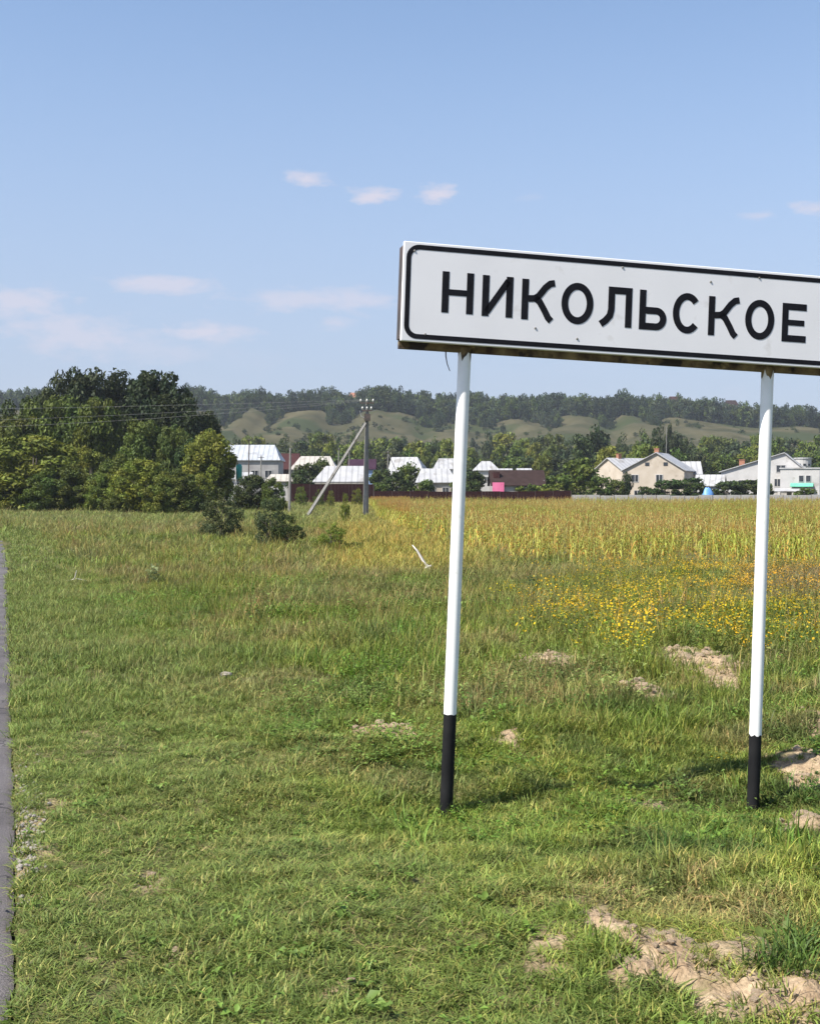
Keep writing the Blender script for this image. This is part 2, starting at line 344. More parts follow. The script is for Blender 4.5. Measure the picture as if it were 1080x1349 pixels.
def build_road():
    m, nt, b = new_mat('asphalt'); N = nt.nodes.new; L = nt.links.new
    tc = N('ShaderNodeTexCoord')
    def nz(sc, det=6):
        n = N('ShaderNodeTexNoise'); n.inputs['Scale'].default_value = sc; n.inputs['Detail'].default_value = det; L(tc.outputs['Object'], n.inputs['Vector']); return n.outputs[0]
    r = N('ShaderNodeValToRGB'); r.color_ramp.elements[0].position = .3; r.color_ramp.elements[1].position = .72
    r.color_ramp.elements[0].color = (.085, .076, .076, 1); r.color_ramp.elements[1].color = (.165, .150, .149, 1); L(nz(1.7), r.inputs[0])
    r2 = N('ShaderNodeValToRGB'); r2.color_ramp.elements[0].position = .35; r2.color_ramp.elements[1].position = .66; r2.color_ramp.elements[0].color = (.45, .45, .46, 1); r2.color_ramp.elements[1].color = (1.55, 1.5, 1.45, 1); L(nz(160, 3), r2.inputs[0])
    mm = N('ShaderNodeMix'); mm.data_type = 'RGBA'; mm.blend_type = 'MULTIPLY'; mm.inputs[0].default_value = .8; L(r.outputs[0], mm.inputs[6]); L(r2.outputs[0], mm.inputs[7])
    L(mm.outputs[2], b.inputs['Base Color']); b.inputs['Roughness'].default_value = .85
    vo = N('ShaderNodeTexVoronoi'); vo.feature = 'DISTANCE_TO_EDGE'; vo.inputs['Scale'].default_value = .9; wq = N('ShaderNodeVectorMath'); wq.operation = 'ADD'; wn = N('ShaderNodeTexNoise'); wn.inputs['Scale'].default_value = 5; L(tc.outputs['Object'], wn.inputs['Vector']); L(tc.outputs['Object'], wq.inputs[0]); L(wn.outputs['Color'], wq.inputs[1]); L(wq.outputs[0], vo.inputs['Vector'])
    ck = N('ShaderNodeMapRange'); ck.inputs[1].default_value = .004; ck.inputs[2].default_value = .016; ck.inputs[3].default_value = .3; ck.inputs[4].default_value = 1; L(vo.outputs['Distance'], ck.inputs[0])
    cm = N('ShaderNodeMix'); cm.data_type = 'RGBA'; cm.blend_type = 'MULTIPLY'; cm.inputs[0].default_value = 1; L(mm.outputs[2], cm.inputs[6]); L(ck.outputs[0], cm.inputs[7]); L(cm.outputs[2], b.inputs['Base Color'])
    bp = N('ShaderNodeBump'); bp.inputs['Strength'].default_value = .5; bp.inputs['Distance'].default_value = .01; L(nz(140, 3), bp.inputs['Height']); L(bp.outputs[0], b.inputs['Normal'])
    M['asphalt'] = m
    ys = np.concatenate([np.arange(-30, 2, .8), np.arange(2, 14, .05), np.arange(14, 71, .4)])
    xs = edge_x(ys); jit = np.where((ys > 1) & (ys < 20), (fbm(ys * 3.1, ys * 0, 55, 6) - .5) * .035, 0)
    P = np.stack([xs, ys], 1); T = np.gradient(P, axis=0); T /= np.linalg.norm(T, axis=1)[:, None]; Nn = np.stack([-T[:, 1], T[:, 0]], 1)
    k = np.ones(41) / 41; Nn = np.stack([np.convolve(np.pad(Nn[:, i], 20, 'edge'), k, 'valid') for i in (0, 1)], 1); Nn /= np.linalg.norm(Nn, axis=1)[:, None]
    rows = []
    for w in (0, .03, .5, 3.25, 6.0, 6.5):
        q = P + Nn * w; q[:, 0] += jit * (1 if w < .1 else 0); z = base_z(q[:, 1]) + (.0 if w else -.015) + .02 * min(w, 6.5 - w) / 3.25
        rows.append(np.column_stack([q, z]))
    V = np.stack(rows, 1); n = len(ys); i = np.arange(n * 6).reshape(n, 6)
    Q = np.stack([i[:-1, 1:], i[:-1, :-1], i[1:, :-1], i[1:, 1:]], -1).reshape(-1, 4)
    tag(link('road', npmesh('road', V.reshape(-1, 3), Q, 'asphalt')), kind='structure')
build_road()

HILL0, HILL1 = 500.0, 770.0
def crest_z(X):
    px = CX + X / 800 * F
    yb = np.interp(px, [-900, 0, 300, 500, 700, 850, 1000, 1100, 1300, 2000], [546, 543, 538, 541, 546, 550, 560, 568, 578, 573])
    return EYE + (HZ - yb) / F * HILL1
def hill_z(X, Y):
    X = np.asarray(X, float); Y = np.asarray(Y, float)
    s = np.clip((Y - HILL0) / (HILL1 - HILL0), 0, 1.0)
    px = CX + X / 740 * F
    wob = X + 34 * (fbm(X * .017, Y * .004, 21) - .5) * 4
    wave = np.abs(np.sin(wob * math.pi / 61 + .9))
    amp = np.interp(px, [-400, 150, 300, 800, 870, 1000, 2000], [.9, .9, 1, 1, .45, .2, .35])
    gully = (1 - wave ** .7) * amp * 9.5 * sstep(.30, .85, s) * (1 - .5 * sstep(.95, 1.3, (Y - HILL0) / (HILL1 - HILL0)))
    z = 5.5 + (crest_z(X) - 5.5) * (s ** 1.15) * (1 - .0 * s) - gully + (fbm(X * .02, Y * .02, 22) - .5) * 8 * s + (fbm(X * .08, Y * .05, 23) - .5) * 3.0 * s
    top = np.clip((Y - HILL1) / 250, 0, 3)
    return z + 3.5 * np.minimum(top, 1.0) * 1.0 - np.where(top > 1, (top - 1) * 4, 0)
def build_hill():
    X = np.arange(-1400, 1401, 7.0); Y = np.concatenate([np.arange(HILL0 - 20, 830, 6.0), np.arange(830, 1500, 40)])
    xx, yy = np.meshgrid(X, Y); zz = hill_z(xx, yy)
    zz = np.where(yy < HILL0, 3.0, zz)
    V = np.stack([xx.ravel(), yy.ravel(), zz.ravel()], 1); nx, ny = len(X), len(Y); i = np.arange(nx * ny).reshape(ny, nx)
    Q = np.stack([i[:-1, :-1], i[:-1, 1:], i[1:, 1:], i[1:, :-1]], -1).reshape(-1, 4)
    M['hill'] = noisy('dry_hill_grass', (.042, .043, .020), (.092, .082, .045), .045, .95, 12, c3=(.040, .050, .020), s3=.022, t3=.52, spec=.05)
    tag(link('hills', npmesh('hills', V, Q, 'hill', None, True)), kind='structure')
build_hill()

# ------------------------------------------------------------------ plant meshes
def blades(name, seed, n, h, w, spread, lean, seedhead=0, dry=0.0, segs=3, curl=1.0):
    r = np.random.default_rng(seed); V = []; T = []; col = []
    for i in range(n):
        a = r.uniform(0, 2 * math.pi); rad = spread * math.sqrt(r.uniform()); bx, by = rad * math.cos(a), rad * math.sin(a)
        az = r.uniform(0, 2 * math.pi); hh = h * r.uniform(.5, 1.15); ln = lean * r.uniform(.2, 1.3); ww = w * r.uniform(.6, 1.3)
        fx, fy = math.cos(az), math.sin(az); tw = r.uniform(-.9, .9); sx, sy = -math.sin(az + tw), math.cos(az + tw); n0 = len(V)
        c = r.uniform(.5, 1.45); c = np.array([c, c, c]) * ((1, 1, 1) if r.uniform() > dry else (1.6, 1.18, 1.45))
        is_head = r.uniform() < seedhead
        if is_head: hh *= 1.5; ww *= .45; ln *= .5
        for k in range(segs + 1):
            t = k / segs; bend = ln * hh * (t ** (1 + curl)); z = hh * (t - .35 * ln * t * t * t)
            wk = ww * (1 - t ** 2) * .5 if not is_head else (ww * .5 if t < .72 else ww * 2.3 * (1.02 - t) / .3)
            cx, cy = bx + fx * bend, by + fy * bend
            if k == segs: V.append((cx, cy, z)); col.append(c * (np.array([1.4, 1.08, 1.25]) if is_head else 1))
            else:
                cc = c * (np.array([1.35, 1.05, 1.2]) if is_head and t > .6 else 1)
                V += [(cx - sx*wk, cy - sy*wk, z), (cx + sx*wk, cy + sy*wk, z)]; col += [cc, cc]
        for k in range(segs - 1):
            b = n0 + 2 * k; T += [(b, b+1, b+3), (b, b+3, b+2)]
        b = n0 + 2 * (segs - 1); T.append((b, b+1, b+2))
    return npmesh(name, V, T, 'blade', np.array(col))
def leafy(name, seed, n, h, size, spread, flower=None, nf=0, fsize=.02, stems=5):
    """broad-leaved weed: stems with leaves, flowers on top if wanted"""
    r = np.random.default_rng(seed); V = []; T = []; col = []
    tips = []
    for s in range(stems):
        a = r.uniform(0, 6.28); ln = r.uniform(.1, .5) * spread; hh = h * r.uniform(.6, 1.05); tip = np.array([math.cos(a) * ln, math.sin(a) * ln, hh]); tips.append(tip)
        n0 = len(V); w = .004 * max(1, h / .3); V += [(-w, 0, 0), (w, 0, 0), tuple(tip)]; T.append((n0, n0+1, n0+2)); col += [np.array([.9, .9, .8])] * 3
        for k in range(n // stems):
            t = r.uniform(.12, 1); p = tip * t; az = r.uniform(0, 6.28); el = r.uniform(-.3, .8); L = size * r.uniform(.6, 1.3) * (1.15 - .5 * t)
            d = np.array([math.cos(az) * math.cos(el), math.sin(az) * math.cos(el), math.sin(el)]); sd_ = np.array([-math.sin(az), math.cos(az), r.uniform(-.4, .4)]) * L * .26
            n0 = len(V); c = np.array([1, 1, 1]) * r.uniform(.65, 1.3); V += [tuple(p), tuple(p + d*L*.5 + sd_ + (0, 0, .1*L)), tuple(p + d*L - (0, 0, .12*L)), tuple(p + d*L*.5 - sd_ + (0, 0, .1*L))]
            T += [(n0, n0+1, n0+2), (n0, n0+2, n0+3)]; col += [c] * 4
    for k in range(nf):
        t = tips[r.integers(len(tips))]; p = t + r.normal(0, .07 * max(spread, .2), 3) * (1, 1, .6) + (0, 0, .02); n0 = len(V); s = fsize * r.uniform(.6, 1.3); a = r.uniform(0, 6.28)
        tl = r.normal(0, .5, 2)
        for q in range(4): V.append((p[0] + s*math.cos(a+q*1.57), p[1] + s*math.sin(a+q*1.57), p[2] + s*(tl[0]*math.cos(a+q*1.57) + tl[1]*math.sin(a+q*1.57))))
        T += [(n0, n0+1, n0+2), (n0, n0+2, n0+3)]; col += [np.array(flower) * r.uniform(.7, 1.2)] * 4
    return npmesh(name, V, T, 'blade', np.array(col))
def maize(name, seed):
    r = np.random.default_rng(seed); V = []; T = []; col = []; h = r.uniform(.85, 1.05)
    n0 = len(V)
    for z, w in ((0, .014), (h, .006)):
        for q in range(3): V.append((w*math.cos(q*2.09), w*math.sin(q*2.09), z)); col.append(np.array([1, .95, .8]))
    for q in range(3):
        a, b = q, (q+1) % 3; T += [(n0+a, n0+b, n0+3+b), (n0+a, n0+3+b, n0+3+a)]
    az0 = r.uniform(0, 6.28)
    for k in range(9):
        t = (k + .6) / 10; z0 = h * t; az = az0 + (k % 2) * math.pi + r.normal(0, .4); L = r.uniform(.34, .55) * (1.1 - .5 * abs(t - .5)); up = r.uniform(.5, 1.1) + .5 * t; W = r.uniform(.03, .05)
        f = np.array([math.cos(az), math.sin(az)]); s = np.array([-f[1], f[0]]); n0 = len(V); dryk = r.uniform() < (.75 - .9 * t)
        c = np.array([1.25, .92, .75]) * r.uniform(.75, 1.2) if dryk else np.array([.8, 1.05, .8]) * r.uniform(.75, 1.25)
        for j in range(5):
            q = j / 4; out = L * (q - .1*q*q) * .85; zz = z0 + L * (up * q - (up + .75) * q * q); w = W * (1 - q ** 2.2) * .5 + .001
            p = f * out; tw = s * w
            V += [(p[0]-tw[0], p[1]-tw[1], zz), (p[0]+tw[0], p[1]+tw[1], zz + .3*w)]; col += [c, c]
        for j in range(4):
            b = n0 + 2*j; T += [(b, b+1, b+3), (b, b+3, b+2)]
    for k in range(7):
        az = r.uniform(0, 6.28); sp = r.uniform(.02, .09); n0 = len(V); L = r.uniform(.12, .22); s = np.array([-math.sin(az), math.cos(az)]) * .006
        V += [(-s[0], -s[1], h - .01), (s[0], s[1], h - .01), (sp*math.cos(az), sp*math.sin(az), h + L)]; T.append((n0, n0+1, n0+2)); col += [np.array([1.05, .86, .8]) * r.uniform(.7, 1.1)] * 3
    return npmesh(name, V, T, 'blade', np.array(col))

def crown(name, seed, nclump, nleaf, leaf, shape='round', cr=.26, low=.12):
    """leaf faces in clumps through a unit crown: radius ~1 in x,y, height 0..1 (scaled by the object)"""
    r = np.random.default_rng(seed); cs = []
    k = 0
    while len(cs) < nclump and k < 9000:
        k += 1; p = r.uniform(-1, 1, 3); z = (p[2] + 1) / 2
        if shape == 'round': R = math.sqrt(max(0, 1 - ((z - .52) / .5) ** 2)) ** .8
        elif shape == 'tall': R = (max(0, 1 - abs((z - .45) / .56) ** 2.2)) ** .7
        elif shape == 'cone': R = max(0, (1 - z)) ** .75
        else: R = math.sqrt(max(0, 1 - (max(z - .3, 0) / .7) ** 2)) * (.8 + .2 * min(1, z / .2))
        R *= .80 + .42 * float(vnoise(np.array([math.atan2(p[1], p[0]) * 1.4 + 5]), np.array([z * 4.0]), seed)[0])
        d = math.hypot(p[0], p[1])
        if d > R * .9 or z < low: continue
        if d < R * .38 and r.uniform() < .6 and .2 < z < .8: continue
        cs.append((p[0], p[1], z, r.uniform(.6, 1.35)))
    cs = np.array(cs); ci = r.integers(0, len(cs), nleaf); c = cs[ci]
    g = r.normal(0, 1, (nleaf, 3)); g /= np.linalg.norm(g, axis=1)[:, None]; rad = cr * c[:, 3] * r.uniform(.35, 1.0, nleaf) ** .6
    pos = np.stack([c[:, 0], c[:, 1], c[:, 2]], 1) + g * rad[:, None] * np.array([1, 1, .42]); pos[:, 2] = np.maximum(pos[:, 2], .0)
    nrm = g + r.normal(0, .75, (nleaf, 3)) + np.array([0, 0, .35]); nrm /= np.linalg.norm(nrm, axis=1)[:, None]
    ref = r.normal(0, 1, (nleaf, 3)); a = np.cross(nrm, ref); a /= np.linalg.norm(a, axis=1)[:, None]; b = np.cross(nrm, a)
    s = leaf * r.uniform(.55, 1.35, nleaf)[:, None]; zs = np.array([1, 1, .5])
    V = np.stack([pos - a*s*zs, pos + b*s*.55*zs, pos + a*s*zs, pos - b*s*.55*zs], 1).reshape(-1, 3)
    Q = np.arange(nleaf * 4).reshape(-1, 4)
    cl = r.uniform(.82, 1.18, len(cs))[ci] * r.uniform(.7, 1.25, nleaf); yel = r.uniform(0, 1, len(cs))[ci]
    col = np.stack([cl * (.9 + .28*yel), cl, cl * (1.05 - .3*yel)], 1)
    return npmesh(name, V, Q, 'leaf', np.repeat(col, 4, 0))
def trunk_mesh(name, seed, multi=1, hgt=.75, rad=.035):
    r = random.Random(seed); mb = MB()
    for m_ in range(multi):
        ox, oy = (r.uniform(-.12, .12), r.uniform(-.12, .12)) if multi > 1 else (0, 0); lx, ly = r.uniform(-.2, .2), r.uniform(-.2, .2)
        pts = [(ox, oy, -.03), (ox*1.1 + lx*.15, oy*1.1 + ly*.15, hgt*.3), (ox*1.4 + lx*.5, oy*1.4 + ly*.5, hgt*.62), (ox*1.8 + lx, oy*1.8 + ly, hgt)]
        mb.tube(pts, [rad*1.25, rad, rad*.65, rad*.2], 7)
        for k in range(5 if multi == 1 else 2):
            t = r.uniform(.3, .75); p = Vector(pts[1]).lerp(Vector(pts[2]), (t - .3) / .45 if t < .75 else 1); a = r.uniform(0, 6.28); L = r.uniform(.35, .65)
            e = p + Vector((math.cos(a) * L, math.sin(a) * L, r.uniform(.12, .25))); mb.tube([p, p.lerp(e, .5) + Vector((0, 0, .03)), e], [rad*.5, rad*.33, rad*.1], 5)
    return mb.mesh(name, 'bark', True)

CR = {'broad': [crown('crown_broad', 100 + i, 80, 18000, .046, 'round', .26) for i in range(3)],
      'bush': [crown('crown_bush', 120 + i, 100, 18000, .042, 'dome', .23, .0) for i in range(3)],
      'far': [crown('crown_far', 140 + i, 40, 2600, .10, 'round', .30, .0) for i in range(3)],
      'fartall': [crown('crown_far_tall', 160 + i, 40, 2600, .095, 'tall', .30, .0) for i in range(3)],
      'farbush': [crown('crown_far_bush', 180 + i, 46, 3000, .095, 'dome', .27, .0) for i in range(2)],
      'small': [crown('crown_small', 190 + i, 120, 9000, .036, 'dome', .17, .02) for i in range(3)],
      'ridge': [crown('crown_ridge', 200 + i, 26, 800, .105, s, .33, .0) for i, s in enumerate(('round', 'tall', 'round', 'tall', 'cone'))]}
TR = [trunk_mesh('trunk', i) for i in range(3)]; TRM = [trunk_mesh('stems', 10 + i, 4, .7, .022) for i in range(3)]

GREEN = {'dark': (.030, .046, .015), 'deep': (.045, .068, .018), 'mid': (.085, .115, .022), 'light': (.135, .165, .026), 'olive': (.130, .158, .024), 'grey': (.062, .082, .036), 'lime': (.13, .205, .030)}
tree_n = [0]
def tree(px, py_top, Y, wpx, kind, tint, label, cat='tree', group=None, name='tree', zb=None, dz=0.0, jit=.1):
    """tree standing at distance Y; crown top at picture row py_top, crown wpx wide"""
    k = tree_n[0]; tree_n[0] += 1; r = random.Random(500 + k)
    x = (px - CX) / F * Y; z0 = (gz(x, Y) if Y < HILL0 else float(hill_z(x, Y))) if zb is None else zb
    H = max(.3, EYE + (HZ - py_top) / F * Y - z0); w = wpx / F * Y / 2
    root = empty(name, (x, Y, z0 - .02), label, cat, group, r.uniform(0, 6.28))
    bushy = 'bush' in kind or kind == 'small'
    tm = link('stem' if bushy else 'trunk', (TRM if bushy else TR)[k % 3], root); tm.scale = (w, w, H) if bushy else (max(w, H*.22), max(w, H*.22), H)
    cr_ = link('foliage' if bushy else 'crown', CR[kind][k % len(CR[kind])], root); lo = 0 if bushy else .10 * H
    cr_.location.z = lo; cr_.scale = (w * .92, w * .92, (H - lo) * .96)
    g = np.array(GREEN[tint]) * np.array([r.uniform(1-jit, 1+jit), r.uniform(1-jit*.7, 1+jit*.7), r.uniform(1-jit, 1+jit)])
    cr_['tint'] = [float(q) for q in g]
    return root

# ------------------------------------------------------------------ the place-name sign
def build_sign():
    th = math.radians(13.1); ro = math.radians(2.1)
    P0 = Vector(at(588, 1060, 5.88)); P0.z = 0.0
    U = Vector((math.cos(th), math.sin(th), 0)); Nb = Vector((-math.sin(th), math.cos(th), 0)); Z = Vector((0, 0, 1))
    u2 = U * math.cos(ro) - Z * math.sin(ro); v2 = U * math.sin(ro) + Z * math.cos(ro)
    root = empty('place_name_sign', (0, 0, 0), 'white place name sign with black border and lettering on two striped posts', 'sign')
    R = Matrix((u2, Nb, v2)).transposed(); root.matrix_world = Matrix.Translation(P0) @ R.to_4x4()
    def uv(px, py):
        d = Vector(dirof(px, py)); o = Vector((0, 0, EYE)); t = (P0 - o).dot(Nb) / d.dot(Nb); q = o + d * t - P0
        return q.dot(u2), q.dot(v2)
    u0, u1, v0, v1 = -.305, 1.985, 2.196, 2.668
    # board: folded sheet-metal tray, rounded front
    b = MB(); b.box(((u0+u1)/2, .012, (v0+v1)/2), (u1-u0, .024, v1-v0))
    bo = b.build('board', 'face', root); bm = bo.modifiers.new('edge', 'BEVEL'); bm.width = .004; bm.segments = 2
    # black border, rounded corners
    def rr(x0, x1, y0, y1, r, n=7):
        out = []
        for cx, cy, a in ((x1-r, y1-r, 0), (x0+r, y1-r, 90), (x0+r, y0+r, 180), (x1-r, y0+r, 270)):
            out += [(cx + r*math.cos(math.radians(a + 90*k/n)), cy + r*math.sin(math.radians(a + 90*k/n))) for k in range(n+1)]
        return out
    o_ = rr(u0+.013, u1-.013, v0+.013, v1-.013, .062); i_ = rr(u0+.036, u1-.036, v0+.036, v1-.036, .042); n = len(o_); mb = MB()
    for (x, y) in o_: mb.v.append((x, -.0012, y))
    for (x, y) in i_: mb.v.append((x, -.0012, y))
    for (x, y) in o_: mb.v.append((x, .004, y))
    for (x, y) in i_: mb.v.append((x, .004, y))
    for k in range(n):
        j = (k+1) % n; mb.f += [(k, n+k, n+j, j), (k, j, 2*n+j, 2*n+k), (n+k, 3*n+k, 3*n+j, n+j)]
    mb.build('border', 'letter', bo)
    # letters
    W = .034
    def stroke(mb, pts, closed=False, w=W):
        pts = [Vector((p[0], p[1])) for p in pts]; n = len(pts); L = []; Rr = []
        for k in range(n):
            a = pts[(k-1) % n] if (closed or k > 0) else None; c = pts[(k+1) % n] if (closed or k < n-1) else None
            d1 = (pts[k]-a).normalized() if a is not None else None; d2 = (c-pts[k]).normalized() if c is not None else None
            if d1 is None: d1 = d2
            if d2 is None: d2 = d1
            t = (d1+d2).normalized(); nn = Vector((-t.y, t.x)); s = w/2 / max(.35, nn.dot(Vector((-d1.y, d1.x))))
            L.append(pts[k] + nn*s); Rr.append(pts[k] - nn*s)
        b0 = len(mb.v)
        for q in (L, Rr):
            for p in q: mb.v.append((p.x, -.0014, p.y))
        for q in (L, Rr):
            for p in q: mb.v.append((p.x, .004, p.y))
        for k in range(n if closed else n-1):
            j = (k+1) % n; mb.f += [(b0+k, b0+n+k, b0+n+j, b0+j), (b0+k, b0+j, b0+2*n+j, b0+2*n+k), (b0+n+k, b0+3*n+k, b0+3*n+j, b0+n+j)]
        if not closed: mb.f += [(b0, b0+2*n, b0+3*n, b0+n), (b0+n-1, b0+2*n-1, b0+4*n-1, b0+3*n-1)]
    def arc(cx, cy, rx, ry, a0, a1, n=14): return [(cx + rx*math.cos(math.radians(a0+(a1-a0)*k/n)), cy + ry*math.sin(math.radians(a0+(a1-a0)*k/n))) for k in range(n+1)]
    H = .196; h = W/2
    def glyph(ch, w):
        m = MB()
        if ch == 'Н': stroke(m, [(h, 0), (h, H)]); stroke(m, [(w-h, 0), (w-h, H)]); stroke(m, [(W, H*.5), (w-W, H*.5)], w=W*.85)
        if ch == 'И': stroke(m, [(h, 0), (h, H)]); stroke(m, [(w-h, 0), (w-h, H)]); stroke(m, [(W*.72, .020), (w-W*.72, H-.020)], w=W*.92)
        if ch == 'К':
            stroke(m, [(h, 0), (h, H)]); stroke(m, [(W, H*.52), (w*.40, H*.535), (w*.52, H*.60), (w*.72, H*.82), (w*.86, H*.92), (w*1.0, H*.945)], w=W*.95)
            stroke(m, [(w*.40, H*.55), (w*.55, H*.46), (w*.70, H*.26), (w*.82, H*.08), (w*.92, H*.0)], w=W*.95)
        if ch == 'О': stroke(m, arc(w/2, H/2, w/2-h, H/2-h+.003, 0, 360, 36)[:-1], True)
        if ch == 'Л': stroke(m, [(w-h, 0), (w-h, H-W)]); stroke(m, [(w*.29, H-h), (w, H-h)]); stroke(m, [(w*.29+h, H-W), (w*.29+h, H*.42), (w*.29+h*.6, H*.27), (w*.29-h*.7, H*.14), (w*.08, H*.045)])
        if ch == 'Ь': stroke(m, [(h, 0), (h, H)]); stroke(m, [(W, h)] + arc(w-.055, .0565+.0, .055-h, .0565-h, -90, 90, 12) + [(W, .113-h)])
        if ch == 'С': stroke(m, arc(w/2+.004, H/2, w/2-h+.002, H/2-h+.003, 42, 318, 26))
        if ch == 'Е': stroke(m, [(h, 0), (h, H)]); stroke(m, [(W, h), (w, h)]); stroke(m, [(W, H*.5), (w*.92, H*.5)], w=W*.85); stroke(m, [(W, H-h), (w, H-h)])
        return m
    boxes = [('Н', 582, 623.6), ('И', 635, 675.5), ('К', 687, 730), ('О', 739.4, 781.4), ('Л', 788, 832.2), ('Ь', 842, 878), ('С', 885.6, 922.5), ('К', 933, 973), ('О', 981.4, 1019.7), ('Е', 1030, 1061.7)]
    for ch, xa, xb in boxes:
        ym = 385 + (xa - 582) * .0864
        ua, _ = uv(xa, ym); ub, _ = uv(xb, ym); vb = 2.343 - .013 * (ua + .11)
        m = glyph(ch, ub - ua); o = m.build('letter', 'letter', bo); o.location = (ua, 0, vb)
    for (px_, py_) in ((546, 330), (705, 432), (936, 371), (560, 440), (820, 352), (1000, 366), (760, 446)):
        a_, b_ = uv(px_, py_); q = MB(); q.tube([(a_, .001, b_), (a_, -.0025, b_), (a_, -.004, b_)], [.0055, .0055, .003], 10); q.build('rivet', 'concrete', bo)
    # frame behind the board
    fr = MB(); fr.box(((u0+u1)/2 + .004, .094, v0 - .002), (u1-u0 - .012, .03, .05)); lo = fr.build('bottom_rail', 'rust', root)
    fr = MB(); fr.box(((u0+u1)/2, .094, v1 - .04), (u1-u0 - .02, .03, .05)); fr.build('top_rail', 'rust', root)
    for uu in (u0 + .012, u1 - .012):
        fr = MB(); fr.box((uu, .064, (v0+v1)/2), (.02, .084, v1-v0 - .03)); fr.build('side_rail', 'dark_metal', root)
    wr = MB(); wr.tube([(-.06, .094, v0-.02), (-.058, .093, v0-.05), (-.05, .095, v0-.085), (-.035, .095, v0-.12)], [.0035, .003, .0025, .002], 5); wr.build('loose_wire', 'dark_metal', lo)
    # posts: black foot, white shaft
    for (ub, vb, ut, vk) in ((.026, -.05, .036, .402), (1.672, -.12, 1.660, .285)):
        po = MB(); m_ = vk
        def pt(v): t = v / 2.2; return (ub + (ut-ub)*t, .094, v)
        po.tube([pt(m_), pt(1.2), pt(v0 - .002)], .0315, 20, False); so = po.build('post', 'white_paint', root, True)
        bk = MB(); bk.tube([pt(vb - .35), pt(m_ - .02), pt(m_ + .004)], .0319, 20, False)
        for q in range(20): vx = bk.v[40 + q]; bk.v[40 + q] = (vx[0], vx[1], vx[2] + .005 * math.sin(q * 1.9 + ub) + .004 * math.sin(q * 4.3))
        bk.build('black_foot', 'black_paint', so, True)
        for vv in (v0 + .1, v1 - .12): br = MB(); br.box((ut, .05, vv), (.05, .05, .03)); br.build('bracket', 'rust', so)
        rc = MB(); rc.tube([pt(v0 - .045), pt(v0 - .002)], .0321, 20, False)
        for q in range(20): vx = rc.v[q]; rc.v[q] = (vx[0], vx[1], vx[2] + .02 * math.sin(q * 1.3 + ub * 3) + .012 * math.sin(q * 3.7))
        rc.build('rust_stain', 'rust', so, True)
        up = MB(); up.tube([pt(v0 - .002), pt(v1 - .05)], .031, 12); up.build('post_head', 'rust', so, True)
    return root
build_sign()

